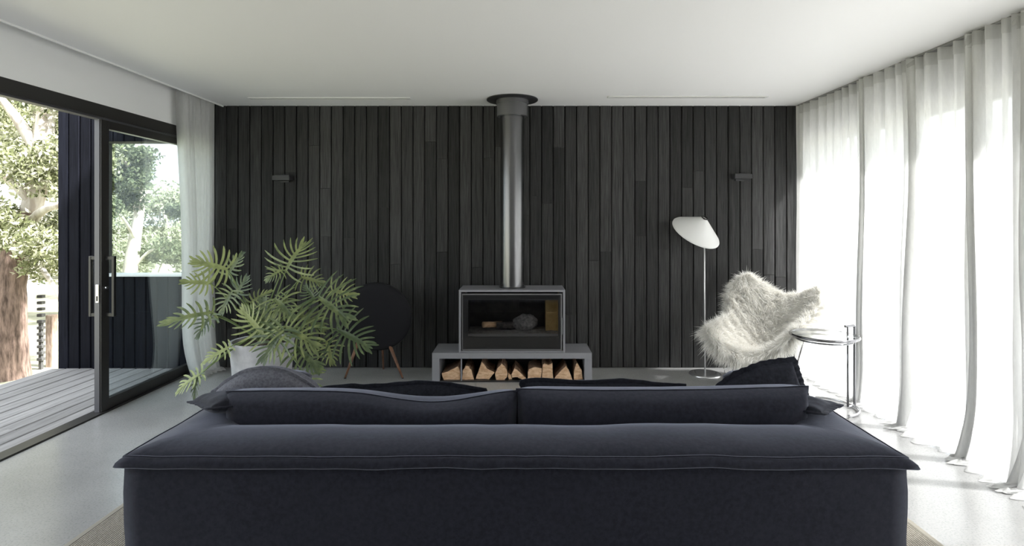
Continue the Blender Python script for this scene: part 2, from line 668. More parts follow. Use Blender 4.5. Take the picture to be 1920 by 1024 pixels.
for i in range(10):
    cuts = [-1.2, rd.uniform(.5, 4.4), DK + .0]
    for a, b in zip(cuts[:-1], cuts[1:]):
        o = link(bpy.data.objects.new('deck_board', UD))
        o.scale = (bw - .007, b - a - .004, .032)
        o.location = (xx - bw / 2, (a + b) / 2, -.022 + rd.uniform(-.0015, .0015))
        setparent(o, dk)
    xx -= bw
deck_left = xx
sub = MB()
for yy in np.arange(-1.1, DK, .6):
    sub.box(deck_left + .02, XL - .12, yy, yy + .05, -.16, -.04)
sub.box(deck_left, deck_left + .04, -1.2, DK, -.45, -.04)
sub.build('joist_frame', M['fence_dark'], dk)

# charred wall outside, standing in line with the back wall, with a window in it
wo = thing('wall_outside', (-4.1, DK + .2, 0))
struct(wo, 'charred blue-black vertical board wall at the end of the deck')
OXL, OXR = (107 - CX) / 182.0, XL - .14
wx0, wx1 = (184 - CX) / 182.0, -3.42
SILL, HEAD = .962, 2.335
bk = MB()
bk.box(OXL, wx0, DK + .03, DK + .2, gz, 3.15).box(wx0, wx1, DK + .03, DK + .2, gz, SILL - .01).box(wx0, wx1, DK + .03, DK + .2, HEAD, 3.15)
bk.box(wx1, OXR + .02, DK + .03, DK + .2, gz, 3.15)
bk.build('backing', M['black'], wo)
UO = unit_board()
UO.name = 'plank_outdoor'
UO.materials.append(M['char_out'])
x = OXL
op = (190 - 107) / 4.0 / 182.0
while x < OXR:
    xe = min(x + op, OXR + .01)
    spans = [(-.04, 3.15)]
    if x + op / 2 > wx0 and x + op / 2 < wx1:
        spans = [(-.04, SILL - .012), (HEAD, 3.15)]
    for a, b in spans:
        o = link(bpy.data.objects.new('plank', UO))
        o.scale = (xe - x - .007, .026, b - a)
        o.location = ((x + xe) / 2, DK + .016 + rd.uniform(-.002, .002), (a + b) / 2)
        setparent(o, wo)
    x += op
MB().box(wx0 - .01, wx1 + .01, DK - .012, DK + .21, SILL - .022, SILL, .003).build('window_sill', plain('white_sill', (.8, .8, .8), .4), wo)
MB().box(wx0, wx1, DK + .10, DK + .108, SILL, HEAD).build('pane', M['glass_clear'], wo)


def leaves_mesh(name, centres, n, size, mat, parent, seed, asp=.42):
    """n small leaf blades scattered in ellipsoidal clumps"""
    r = np.random.default_rng(seed)
    cs = np.array([c[:3] for c in centres])
    rs = np.array([c[3] for c in centres])
    wgt = rs ** 2.2
    wgt /= wgt.sum()
    k = r.choice(len(cs), n, p=wgt)
    d = r.normal(size=(n, 3))
    d /= np.linalg.norm(d, axis=1)[:, None]
    rad = rs[k] * (r.random(n) ** .45)
    lump = 1 + .25 * np.sin(d[:, 0] * 7 + k) * np.sin(d[:, 2] * 6 + 2 * k)
    p = cs[k] + d * (rad * lump)[:, None] * np.array([1, 1, .75])
    a = r.normal(size=(n, 3)) + np.array([0, 0, -.6])
    a /= np.linalg.norm(a, axis=1)[:, None]
    b = np.cross(a, r.normal(size=(n, 3)))
    b /= np.linalg.norm(b, axis=1)[:, None]
    L = size * r.uniform(.6, 1.4, n)
    a *= L[:, None]
    b *= (L * asp)[:, None]
    vs = np.empty((n, 4, 3))
    vs[:, 0] = p - a
    vs[:, 1] = p + b
    vs[:, 2] = p + a
    vs[:, 3] = p - b
    me = bpy.data.meshes.new(name)
    me.vertices.add(4 * n)
    me.loops.add(4 * n)
    me.polygons.add(n)
    me.vertices.foreach_set('co', vs.ravel())
    me.loops.foreach_set('vertex_index', np.arange(4 * n, dtype=np.int32))
    me.polygons.foreach_set('loop_start', np.arange(0, 4 * n, 4, dtype=np.int32))
    me.update()
    o = mobj(name, me, mat, parent)
    o['kind'] = 'stuff'
    return o


def limb(pts, radii, seed=0, sub=5):
    """smooth wobbling limb"""
    pts = [Vector(p) for p in pts]
    out, rr = [], []
    for i in range(len(pts) - 1):
        p0 = pts[max(i - 1, 0)]
        p1, p2 = pts[i], pts[i + 1]
        p3 = pts[min(i + 2, len(pts) - 1)]
        for k in range(sub):
            t = k / sub
            q = .5 * ((2 * p1) + (p2 - p0) * t + (2 * p0 - 5 * p1 + 4 * p2 - p3) * t * t + (3 * p1 - p0 - 3 * p2 + p3) * t ** 3)
            out.append(q)
            rr.append(radii[i] * (1 - t) + radii[i + 1] * t)
    out.append(pts[-1])
    rr.append(radii[-1])
    rr = [r * (1 + .12 * noise.noise(Vector((i * .7, seed, 0)))) for i, r in enumerate(rr)]
    return out, rr


def tree(name, label, base, trunk, limbs, clumps, n, size, leafmat, barkmat, seed, upper=None):
    t = thing(name, base)
    tag(t, label, 'tree', 'trees beyond the deck')
    pts, rr = limb(*trunk, seed)
    MB().tube(pts, 1, 14, radii=rr).build('trunk', barkmat, t, True)
    for i, l in enumerate(limbs):
        pts, rr = limb(*l, seed + i)
        MB().tube(pts, 1, 9, radii=rr).build('branch', upper or barkmat, t, True)
    leaves_mesh('foliage', clumps, n, size, leafmat, t, seed)
    return t


rt = random.Random(11)


def clump_field(px0, px1, py0, py1, d, dd, n, r):
    out = []
    for _ in range(n):
        p = P(rt.uniform(px0, px1), rt.uniform(py0, py1), d + rt.uniform(-dd, dd))
        out.append((p.x, p.y, p.z, r * rt.uniform(.7, 1.3)))
    return out


b0 = P(10, 712, 7.2)
b0.z = gz
tree('gum_tree', 'large gum tree with shaggy red-brown trunk right beside the deck', b0,
     ([b0 - Vector((0, 0, .1)), P(14, 600, 7.2), P(24, 500, 7.25), P(48, 420, 7.3), P(66, 370, 7.35)], [.28, .19, .16, .12, .10]),
     [([P(58, 400, 7.32), P(72, 330, 7.36), P(84, 250, 7.42), P(84, 160, 7.5), P(70, 20, 7.6)], [.12, .125, .11, .09, .06]),
      ([P(48, 430, 7.3), P(80, 395, 7.1), P(125, 380, 7.0), P(150, 360, 7.0)], [.07, .05, .035, .015]),
      ([P(40, 470, 7.25), P(75, 500, 7.1), P(105, 545, 7.0), P(118, 590, 7.0)], [.05, .035, .02, .01]),
      ([P(78, 300, 7.4), P(30, 220, 7.3), P(-30, 150, 7.2)], [.08, .06, .03]),
      ([P(80, 240, 7.4), P(108, 190, 7.5), P(130, 100, 7.6)], [.08, .06, .03]),
      ([P(60, 380, 7.3), P(10, 330, 7.1), P(-40, 300, 7.0)], [.06, .045, .02])],
     clump_field(-70, 150, 380, 480, 7.4, .7, 16, .34) + clump_field(-90, 160, 130, 330, 7.8, .9, 16, .40) + clump_field(40, 120, 455, 520, 7.3, .4, 5, .2),
     30000, .034, M['gum'], M['bark_red'], 3, M['bark_pale'])


def simple_tree(px, d, h, spread, nclump, n, size, mat, bark, seed, label, low=.25):
    b = P(px, 500, d)
    b.z = gz - .1 + max(0, -b.x - 14) * .03
    top = b + Vector((rt.uniform(-.4, .4), rt.uniform(-.4, .4), h * .9))
    mid = b.lerp(top, .5) + Vector((rt.uniform(-.4, .4), 0, 0))
    cl, lim = [], []
    for i in range(nclump):
        z = h * rt.uniform(low, 1.0)
        a = rt.uniform(0, 6.28)
        rr = spread * rt.uniform(.2, 1) * (1.15 - .5 * z / h)
        c = b + Vector((math.cos(a) * rr, math.sin(a) * rr, z))
        cl.append((c.x, c.y, c.z, spread * rt.uniform(.28, .45)))
        if i % 3 == 0:
            s = b.lerp(top, min(.9, .8 * z / h))
            lim.append(([s, s.lerp(c, .5) + Vector((0, 0, .15)), c], [.05 * h / 5, .035 * h / 5, .012 * h / 5]))
    tree('tree', label, b, ([b, mid, top], [.045 * h, .03 * h, .008 * h]), lim, cl, n, size, mat, bark, seed)


simple_tree(35, 13.0, 6.2, 2.4, 22, 26000, .060, M['pale'], M['bark_pale'], 31, 'tall pale tree filling the gap behind the gum tree', .12)
simple_tree(232, 11.5, 3.9, .95, 13, 11000, .045, M['olive'], M['bark_pale'], 32, 'dark olive tree behind the window of the outside wall', .35)
simple_tree(140, 19.5, 6.8, 2.4, 18, 14000, .08, M['gum'], M['bark_pale'], 33, 'broad tree standing far behind the charred outside wall', .1)
simple_tree(295, 18.0, 3.1, 2.0, 14, 14000, .07, M['pale'], M['bark_pale'], 34, 'pale bushy tree low in the outside window', .02)
simple_tree(352, 14.5, 2.5, .75, 8, 6000, .055, M['olive'], M['bark_pale'], 35, 'small olive tree next to the sheer curtain seen through the glass', .05)
simple_tree(-130, 12.0, 6.5, 2.6, 18, 9000, .09, M['olive'], M['bark_pale'], 36, 'broad olive tree past the open door, nearest the viewpoint', .1)
simple_tree(-20, 21.0, 7.5, 3.2, 20, 11000, .13, M['pale'], M['bark_pale'], 37, 'distant pale tree low behind the gum trunk', .04)

# fence remains by the tree
fp = P(97, 690, 7.75)
fp.z = gz
t = thing('fence_post', fp)
tag(t, 'broad weathered brown fence post beyond the deck edge', 'fence post')
MB().box(fp.x - .05, fp.x + .05, fp.y - .05, fp.y + .05, gz - .05, P(97, 590, 7.75).z, .012).build('post', M['fence_wood'], t)
fp = P(77, 690, 7.6)
fp.z = gz
t = thing('fence_post', fp)
tag(t, 'thin dark notched fence post beside the tree trunk', 'fence post')
MB().box(fp.x - .018, fp.x + .018, fp.y - .02, fp.y + .02, gz - .05, P(77, 605, 7.6).z).build('post', M['fence_dark'], t)
for k in range(11):
    z = gz + .12 + k * .085
    MB().box(fp.x - .036, fp.x + .036, fp.y - .03, fp.y + .03, z, z + .04, .004).build('notch_block', M['fence_dark'], t)

# ------------------------------------------------------------------ curtains


def curtain(name, y0, y1, xc, inward, seed, label, mat, band=.085, top=2.685, amp=.036, wl=.125, edge=.12, puddle=.11, flare=0.0, group=None, cat='curtain', dy=.011, gather=0.0, hem=.085):
    """sheet hanging along y at x = xc, folds in x; puddles towards the room (inward = sign of x)"""
    t = thing(name, (xc, (y0 + y1) / 2, 0))
    tag(t, label, cat, group)
    r = random.Random(seed)
    n = int((y1 - y0) / dy)
    ys = [y0 + (y1 - y0) * i / n for i in range(n + 1)]
    ph, phs = r.uniform(0, 6), []
    for i, y in enumerate(ys):
        e = min(y - y0, y1 - y)
        k = wl * (1 + .45 * noise.noise(Vector((y * 2.3, seed * 3.1, 0))))
        if e < edge:
            k *= .48
        ph += 2 * math.pi * (y1 - y0) / n / k
        phs.append(ph)

    def xo(i, y, z):
        e = min(y - y0, y1 - y)
        h = 1 - z / top
        a = amp * (1 + .5 * noise.noise(Vector((y * 3.1, seed, z * .5)))) * (1.25 if e < edge else 1)
        v = a * math.sin(phs[i] + .9 * h * noise.noise(Vector((y * 4, seed + 9, z * .8))))
        v += .35 * a * math.sin(2.1 * phs[i] + 1.3 + 1.5 * h * noise.noise(Vector((y * 6, seed + 4, z * 1.2))))
        v += .05 * h * noise.noise(Vector((y * 2.0, seed + 2, z * .7)))
        return v

    vs, fs = [], []
    zs = list(np.linspace(top, .16, 34)) + list(np.linspace(.14, .02, 7))
    rows = len(zs) + 8
    cols = len(ys)
    for z in zs:
        for i, y in enumerate(ys):
            pk = 0
            if z < .45:
                q = (0.45 - z) / .45
                pk = (q ** 2) * (.05 + flare + .07 * noise.noise(Vector((y * 3.7, seed + 5, .2))))
            yy = y1 - (y1 - y) * (1 - gather * (1 - z / top) ** 1.6) + (.012 * noise.noise(Vector((y * 5, z * 1.1, seed))) * (1 - z / top))
            vs.append((xc + xo(i, y, z) + inward * pk, yy, z))
    base = vs[-cols:]
    for k in range(8):
        s = (k + 1) / 8
        for i, y in enumerate(ys):
            L = puddle * (.75 + .7 * noise.noise(Vector((y * 4.3, seed + 7, .5))))
            b = base[i]
            lump = .022 * abs(math.sin(phs[i] * .5 + 2 * s)) * math.sin(math.pi * min(1, s * 1.02)) + .012 * abs(noise.noise(Vector((y * 16, s * 3, seed))))
            vs.append((b[0] + inward * s * L, b[1] + .01 * noise.noise(Vector((y * 9, s * 2, seed + 3))), max(.006, .018 * (1 - s) + lump)))
    for a in range(rows - 1):
        for i in range(cols - 1):
            fs.append((a * cols + i, a * cols + i + 1, (a + 1) * cols + i + 1, (a + 1) * cols + i))
    pydata('cloth', vs, fs, mat, t, True)
    # doubled side hems along both edges, lying just on the room side of the cloth
    if hem:
        k = int(hem / dy)
        for c0 in (0, cols - 1 - k):
            hv, hf = [], []
            for a in range(rows):
                for i in range(c0, c0 + k + 1):
                    q = vs[a * cols + i]
                    hv.append((q[0] + inward * .003, q[1], q[2] + (.002 if a >= len(zs) else 0)))
            for a in range(rows - 1):
                for i in range(k):
                    b = a * (k + 1) + i
                    hf.append((b, b + 1, b + k + 2, b + k + 1))
            pydata('side_hem', hv, hf, M['sheer_hem'], t, True)
    # doubled header band at the top, a hair to the room side
    vs, fs = [], []
    for z in (top + .003, top - band * .5, top - band):
        for i, y in enumerate(ys):
            vs.append((xc + xo(i, y, min(z, top)) + inward * .003, y, z))
    for a in range(2):
        for i in range(cols - 1):
            fs.append((a * cols + i, a * cols + i + 1, (a + 1) * cols + i + 1, (a + 1) * cols + i))
    pydata('header_band', vs, fs, M['sheer_band'], t, True)
    return t


XC = 2.875
GC = 'sheer curtains along the window wall'
curtain('sheer_curtain', 4.58, 5.72, XC, -1, 1, 'white sheer curtain hanging against the charred wall beside the sheepskin chair', M['sheer'], group=GC)
curtain('sheer_curtain', 4.02, 4.66, XC - .03, -1, 2, 'narrow white sheer curtain right behind the chrome side table stem', M['sheer'], group=GC)
curtain('sheer_curtain', 3.46, 4.11, XC, -1, 3, 'white sheer curtain with a flared puddled edge, third from the charred wall', M['sheer'], group=GC, flare=.03)
curtain('sheer_curtain', 3.10, 3.56, XC - .03, -1, 4, 'white sheer curtain, fourth from the charred wall, near the sofa corner', M['sheer'], group=GC, flare=.02)
curtain('sheer_curtain', 1.60, 3.17, XC, -1, 5, 'white sheer curtain cut by the right edge of the picture', M['sheer'], group=GC, flare=.04)
curtain('sheer_curtain', -.95, 1.66, XC, -1, 6, 'white sheer curtain beside the viewpoint, nearest of the window row', M['sheer'], group=GC)
tr = MB().box(XC - .035, XC + .02, -1.0, 5.76, 2.686, 2.6995).build('curtain_track', plain('track_grey', (.25, .25, .25), .5))
tag(tr, 'slim grey curtain track on the ceiling along the windows', 'curtain track')
curtain('sheer_curtain', 5.20, 5.72, -3.135, 1, 8, 'white sheer curtain bunched in the recess beside the sliding door', M['sheer_left'], amp=.042, wl=.085, puddle=.06, top=2.80, flare=.0, band=.02, gather=.35, hem=0)
tr = MB().box(-3.17, -3.10, -.6, 5.76, 2.803, 2.82).build('curtain_track', plain('track_white', (.75, .75, .75), .5))
tag(tr, 'white curtain track hidden in the ceiling recess above the sliding door', 'curtain track')
struct(MB().box(XL, -3.05, REAR, BACK, 2.82, 2.90).build('ceiling_recess', M['white']), 'white top of the curtain recess')

# ------------------------------------------------------------------ stove, bench, flue, logs
FX = (960 - CX) / 200.0
y0b, y1b = 5.25, 5.66
bx0, bx1 = FX - .75, FX + .75
BT = .275
t = thing('hearth_bench', (FX, 5.45, 0))
tag(t, 'low grey steel hearth bench with an open log bay', 'bench')
MB().box(bx0, bx1, y0b, y1b, BT - .055, BT, .003).build('top_slab', M['steel'], t)
MB().box(bx0, bx0 + .07, y0b, y1b, 0, BT - .055, .003).build('side_panel', M['steel'], t)
MB().box(bx1 - .07, bx1, y0b, y1b, 0, BT - .055, .003).build('side_panel', M['steel'], t)
MB().box(bx0 + .07, bx1 - .07, y0b + .005, y1b, 0, .012).build('base_plate', M['stove'], t)
MB().box(bx0 + .07, bx1 - .07, y1b - .01, y1b, .012, BT - .055).build('back_panel', M['stove'], t)
MB().box(P(865, 690, 5.25).x - .006, P(865, 690, 5.25).x + .006, y0b + .004, y0b + .016, .012, BT - .055).build('upright', M['steel'], t)

sx0, sx1 = FX - .5, FX + .5
SZ0, SZ1 = BT + .001, BT + .59
sy0, sy1 = 5.262, 5.64
t = thing('wood_stove', (FX, 5.45, BT))
tag(t, 'black steel wood stove with a wide glass door standing on the hearth bench', 'stove')
c = MB()
th = .02
c.box(sx0, sx1, sy0 + .0, sy1, SZ1 - th, SZ1, .002).box(sx0, sx0 + th, sy0, sy1, SZ0, SZ1 - th, .002).box(sx1 - th, sx1, sy0, sy1, SZ0, SZ1 - th, .002)
c.box(sx0 + th, sx1 - th, sy1 - .01, sy1, SZ0, SZ1 - th).box(sx0 + th, sx1 - th, sy0 + .01, sy1, SZ0, SZ0 + .015)
c.build('casing', M['steel'], t)
gx0, gx1, gz0, gz1 = sx0 + .03, sx1 - .03, SZ0 + .022, SZ1 - .036   # door
ox0, ox1, oz0, oz1 = gx0 + .055, gx1 - .035, gz0 + .125, gz1 - .06    # window in the door
dr = thing('door', (FX, sy0, SZ0))
setparent(dr, t)
c = MB()
fy0, fy1 = sy0 + .004, sy0 + .03
c.box(gx0, ox0, fy0, fy1, gz0, gz1).box(ox1, gx1, fy0, fy1, gz0, gz1).box(ox0, ox1, fy0, fy1, gz0, oz0).box(ox0, ox1, fy0, fy1, oz1, gz1)
c.build('door_leaf', M['stove'], dr)
c = MB()
for a in ((gx0, gx1, gz1 - .010, gz1), (gx0, gx1, gz0, gz0 + .008), (gx1 - .012, gx1, gz0 + .008, gz1 - .01), (gx0, gx0 + .006, gz0 + .008, gz1 - .01)):
    c.box(a[0], a[1], sy0 - .001, fy0, a[2], a[3])
c.build('door_frame', M['stove_edge'], dr)
MB().box(gx0 + .014, gx1 - .03, sy0 + .0025, sy0 + .0045, gz0 + .02, gz1 - .02).build('glass', M['glass_stove'], dr)
MB().box(gx1 - .012, gx1 + .004, sy0 - .016, sy0 + .0, SZ0 + .17, SZ0 + .33, .003).build('door_handle', M['stove_edge'], dr)
# firebox
ix0, ix1, iy1 = ox0 - .01, ox1 + .005, sy1 - .03
MB().box(ix0 - .012, ix0, fy1, iy1, oz0 - .01, oz1 + .05).build('fire_brick', M['brick_dark'], t)
MB().box(ix1, ix1 + .012, fy1, iy1, oz0 - .01, oz1 + .05).build('fire_brick', M['brick_gold'], t)
MB().box(ix0, ix1, iy1, iy1 + .012, oz0 - .01, oz1 + .05).build('fire_brick', M['brick_dark'], t)
MB().box(ix0, ix1, fy1, iy1, oz1 + .04, oz1 + .05).build('baffle', M['brick_dark'], t)
MB().box(ix1 - .115, ix1, fy1 + .16, iy1, oz0 - .01, oz1 + .04).build('fire_brick', M['brick_gold'], t)
# ash bed
vs, fs = [], []
nx, ny = 40, 14
for j in range(ny):
    for i in range(nx):
        xx = ix0 + (ix1 - ix0) * i / (nx - 1)
        yy = fy1 + (iy1 - fy1) * j / (ny - 1)
        vs.append((xx, yy, oz0 + .012 + .018 * abs(fbm(xx * 12, yy * 12)) + .02 * j / ny))
for j in range(ny - 1):
    for i in range(nx - 1):
        fs.append((j * nx + i, j * nx + i + 1, (j + 1) * nx + i + 1, (j + 1) * nx + i))
pydata('ash_bed', vs, fs, M['ash'], t, True)
MB().box(ix0, ix1, fy1, fy1 + .012, oz0 - .012, oz0 + .024).build('log_guard', M['stove_edge'], t)


def log_mesh(name, outline, y0, y1, seed, shrink=.93):
    r = random.Random(seed)
    cx = sum(p[0] for p in outline) / len(outline)
    cz = sum(p[1] for p in outline) / len(outline)
    pts = []
    for i, p in enumerate(outline):
        q = outline[(i + 1) % len(outline)]
        for k in range(3):
            s = k / 3
            j = 0 if k == 0 else .004
            pts.append((p[0] * (1 - s) + q[0] * s + r.uniform(-j, j), p[1] * (1 - s) + q[1] * s + r.uniform(-j, j) * .6))
    n = len(pts)
    vs, fs = [], []
    ny = 5
    for k in range(ny):
        s = k / (ny - 1)
        sc = 1 + (shrink - 1) * s
        for (x, z) in pts:
            zz = cz + (z - cz) * sc
            vs.append((cx + (x - cx) * sc + r.uniform(-.002, .002), y0 + (y1 - y0) * s + (r.uniform(-.003, .003)), zz))
    for k in range(ny - 1):
        for i in range(n):
            fs.append((k * n + i, k * n + (i + 1) % n, (k + 1) * n + (i + 1) % n, (k + 1) * n + i))
    front = tuple(range(n))
    vs.append((cx, y0 - .004, cz))
    ci = len(vs) - 1
    nf = len(fs)
    for i in range(n):
        fs.append((ci, (i + 1) % n, i))
    fs.append(tuple(range((ny - 1) * n, ny * n)))
    me = bpy.data.meshes.new(name)
    me.from_pydata(vs, [], fs)
    me.update()
    me.materials.append(M['log_bark'])
    me.materials.append(M['log_end'])
    for i in range(nf, len(fs)):
        me.polygons[i].material_index = 1
    return me


# outlines read as pixels of the log bay front, turned to metres at the bench front
logs = [
    ([(827, 701), (838, 698), (858, 688), (862, 700), (861, 716), (831, 716)], 'split log with a pale upper edge at the first end of the log bay'),
    ([(865, 713), (867, 697), (872, 687), (879, 689), (884, 698), (888, 714)], 'pale rounded split log just beside the bay upright'),
    ([(891, 712), (898, 693), (902, 680), (912, 692), (927, 700), (916, 713)], 'wide split log with a drooping corner, third in the bay'),
    ([(928, 702), (932, 692), (940, 683), (946, 688), (951, 698), (950, 709), (946, 715), (930, 715)], 'knobbly upright split log, fourth in the bay'),
    ([(953, 700), (957, 704), (960, 713), (955, 715), (952, 709)], 'thin kindling stick between the fourth and fifth logs'),
    ([(959, 703), (965, 691), (975, 699), (986, 710), (981, 713), (970, 708), (960, 709)], 'slanting wedge of split wood in the middle of the bay'),
    ([(989, 714), (992, 694), (1003, 690), (1016, 692), (1014, 714)], 'square cut split log, sixth large log in the bay'),
    ([(1016, 714), (1018, 686), (1022, 683), (1028, 686), (1036, 682), (1038, 714)], 'tall upright log with a notched top'),
    ([(1040, 712), (1046, 703), (1062, 687), (1067, 694), (1074, 714)], 'long triangular pale log near the far bay end'),
    ([(1077, 714), (1079, 690), (1083, 682), (1092, 696), (1094, 714)], 'dark red-brown log at the last end of the log bay'),
]
for i, (ol, lab) in enumerate(logs):
    yy = 5.285 + (i * 37 % 5) * .004
    zo = [(P(a, b, 5.25).x, max(.0135, P(a, b + 1.0, 5.25).z)) for a, b in ol]
    mn = min(z for _, z in zo)
    zo = [(a, z - mn + .0135) for a, z in zo]
    o = mobj('split_log', log_mesh('split_log', zo, yy, 5.60, i), None)
    tag(o, lab, 'log', 'logs in the hearth bench')


def round_log(name, p0, p1, r, mat, label, seed):
    p0, p1 = Vector(p0), Vector(p1)
    pts = [p0.lerp(p1, k / 6) + Vector((0, 0, .006 * noise.noise(Vector((k, seed, 0))))) for k in range(7)]
    rr = [r * (1 + .2 * noise.noise(Vector((k * .8, seed, 4)))) for k in range(7)]
    o = MB().tube(pts, r, 9, radii=rr).build(name, mat, None, True)
    tag(o, label, 'log', 'logs in the stove')


lz = oz0 + .055
round_log('charred_log', (P(905, 0, 5.34).x, 5.40, lz + .035), (P(940, 0, 5.4).x, 5.50, lz + .02), .030, M['log_end'], 'half burnt log with a pale end inside the stove', 2)
round_log('charred_log', (P(930, 0, 5.36).x, 5.44, lz + .02), (P(985, 0, 5.4).x, 5.48, lz + .02), .036, M['log_char'], 'blackened log across the middle of the stove fire bed', 3)
bm = bmesh.new()
bmesh.ops.create_icosphere(bm, subdivisions=3, radius=1)
for v in bm.verts:
    q = 1 + .16 * fbm(v.co.x * 2, v.co.y * 2, v.co.z * 2)
    v.co = Vector((v.co.x * .12 * q, v.co.y * .075 * q, v.co.z * .085 * q)) + Vector((P(985, 0, 5.45).x, 5.46, lz + .045))
me = bpy.data.meshes.new('burnt_stump')
bm.to_mesh(me)
bm.free()
tag(mobj('burnt_stump', me, grainy('ashen_wood', (.09, .09, .095), (.26, .25, .25), 40, .95, None, .6, .008), None, True), 'rounded ash-grey burnt stump on the stove fire bed', 'log', 'logs in the stove')

# flue
fd = 5.465
t = thing('stove_flue', (FX, fd, SZ1))
tag(t, 'tall round grey steel flue rising from the stove to the ceiling', 'flue')
MB().tube([(FX, fd, SZ1 + .001), (FX, fd, CEIL - .03)], .116, 40).build('flue_pipe', M['flue'], t, autosmooth=40)
MB().lathe([(.117, 2.53), (.150, 2.53), (.150, CEIL - .05), (.158, CEIL - .05), (.158, CEIL - .012)], (FX, fd, 0), 40).build('collar', plain('collar_steel', (.11, .11, .115), .42, .3), t, autosmooth=40)
MB().lathe([(.120, CEIL - .014), (.245, CEIL - .014), (.250, CEIL - .010), (.250, CEIL - .0015), (.12, CEIL - .0015)], (FX, fd, 0), 48).build('ceiling_flange', M['stove'], t, autosmooth=40)
MB().lathe([(.117, SZ1 + .001), (.128, SZ1 + .001), (.128, SZ1 + .014), (.117, SZ1 + .014)], (FX, fd, 0), 40).build('base_ring', M['stove'], t, autosmooth=40)

# ------------------------------------------------------------------ ceiling slots, sconces
for (a, b, yy, lab) in ((468, 770, 184, 'long white slot air diffuser in the ceiling on the plant side of the flue'), (1140, 1438, 181.5, 'long white slot air diffuser in the ceiling above the floor lamp')):
    d = F * (CEIL - EYE) / (CY - yy)
    xa, xb = (a - CX) * d / F, (b - CX) * d / F
    t = thing('slot_diffuser', ((xa + xb) / 2, d, CEIL))
    tag(t, lab, 'air vent', 'ceiling slot diffusers')
    f = MB()
    for q in ((xa, xb, d - .038, d - .018), (xa, xb, d + .018, d + .038), (xa, xa + .02, d - .018, d + .018), (xb - .02, xb, d - .018, d + .018)):
        f.box(q[0], q[1], q[2], q[3], CEIL - .008, CEIL - .0005)
    f.build('frame', plain('diffuser_white', (.75, .75, .74), .5), t)
    MB().box(xa + .02, xb - .02, d - .018, d - .003, CEIL - .004, CEIL - .0005).build('slot', plain('slot_dark', (.10, .10, .10), .8), t)
    MB().box(xa + .02, xb - .02, d - .003, d + .003, CEIL - .009, CEIL - .0005).build('blade', plain('blade_white', (.6, .6, .6), .5), t)
    MB().box(xa + .02, xb - .02, d + .003, d + .018, CEIL - .004, CEIL - .0005).build('slot', bpy.data.materials['slot_dark'], t)
for (px, py, lab) in ((529, 334, 'small black box wall light above the plant'), (1392, 331, 'small black box wall light above the sheepskin chair')):
    d = 5.69
    p = P(px, py, d)
    t = thing('wall_light', (p.x, BACK, p.z))
    tag(t, lab, 'wall light', 'black wall lights')
    MB().box(p.x - .088, p.x + .088, BACK - .115, BACK - .02, p.z - .024, p.z + .024, .003).build('housing', M['sconce'], t)
    MB().box(p.x - .045, p.x + .045, BACK - .02, BACK - .003, p.z - .04, p.z + .04).build('wall_plate', M['sconce'], t)
    MB().box(p.x - .07, p.x + .07, BACK - .10, BACK - .035, p.z + .0242, p.z + .026).build('diffuser', plain('opal', (.3, .3, .3), .3), t)

# ------------------------------------------------------------------ round speaker
sd = 5.45
c0 = P(707, 594, sd)
t = thing('round_speaker', (c0.x, sd, 0))
tag(t, 'large black round disc speaker on thin wooden legs beside the plant', 'speaker')
tilt = Matrix.Rotation(math.radians(90 + 6), 3, 'X')
R = .338
MB().lathe([(0, .030), (R * .5, .029), (R * .85, .024), (R * .96, .016), (R * .985, .004)], c0, 64, tilt).build('cloth_front', M['speaker'], t, True)
MB().lathe([(R * .985, .006), (R, .0), (R, -.02), (R * .93, -.06), (R * .6, -.12), (0, -.14)], c0, 64, tilt).build('shell', M['speaker_ring'], t, autosmooth=50)
for (xa, za, xb, yb) in ((672, 640, 647, sd - .07), (731, 648, 755, sd - .07)):
    a = P(xa, za, sd + .03)
    b = Vector(((xb - CX) * yb / F, yb, .004))
    lg = MB().tube([a, a.lerp(b, .5), b], .012, 10, radii=[.017, .014, .009]).build('leg', M['teak'], t, True)
    MB().lathe([(0, 0), (.011, 0), (.011, .008), (0, .008)], (b.x, b.y, .0), 12).build('foot_pad', M['rod'], lg)
a = c0 + Vector((0, .10, -.1))
MB().tube([a, (c0.x, sd + .20, .3), (c0.x, sd + .255, .005)], .012, 10, radii=[.017, .014, .009]).build('leg', M['teak'], t, True)

# ------------------------------------------------------------------ floor lamp
ld = 5.53
lb = Vector(((1322 - CX) * ld / F, ld, 0))
t = thing('floor_lamp', lb)
tag(t, 'slim chrome floor lamp with a tilted white conical shade', 'lamp')
MB().lathe([(0, .024), (.03, .022), (.10, .018), (.148, .012), (.155, .006), (.155, .0), (0, 0)], lb, 48).build('base', plain('brushed_chrome', (.75, .75, .76), .22, .9), t, autosmooth=50)
apex = P(1321, 409, ld)
MB().tube([lb + Vector((0, 0, .02)), apex + Vector((0, .01, -.03))], .0075, 12).build('pole', plain('satin_white_metal', (.75, .75, .76), .25, .4), t, True)
k = math.cos(math.radians(31))
ax = Vector((-.37 * k, math.sin(math.radians(31)), -.93 * k)).normalized()
q = ax.to_track_quat('Z', 'Y').to_matrix()
MB().lathe([(.028, .005), (.245, .168), (.252, .178), (.2515, .186), (.244, .184), (.240, .172), (.026, .010)], apex - ax * .0, 64, q).build('shade', M['shade'], t, autosmooth=60)
ring = [apex + q @ Vector((.032 * math.cos(a), .032 * math.sin(a), -.006)) for a in np.linspace(0, 2 * math.pi, 28, endpoint=False)]
MB().tube(ring, .0055, 8, closed=True).build('top_ring', M['rod'], t, True)
MB().tube([apex + ax * .02, apex + ax * .10], .018, 14).build('bulb_socket', M['rod'], t, True)
MB().tube([apex + Vector((0, .01, -.04)), apex + ax * .03], .006, 8).build('pivot_arm', M['rod'], t, True)

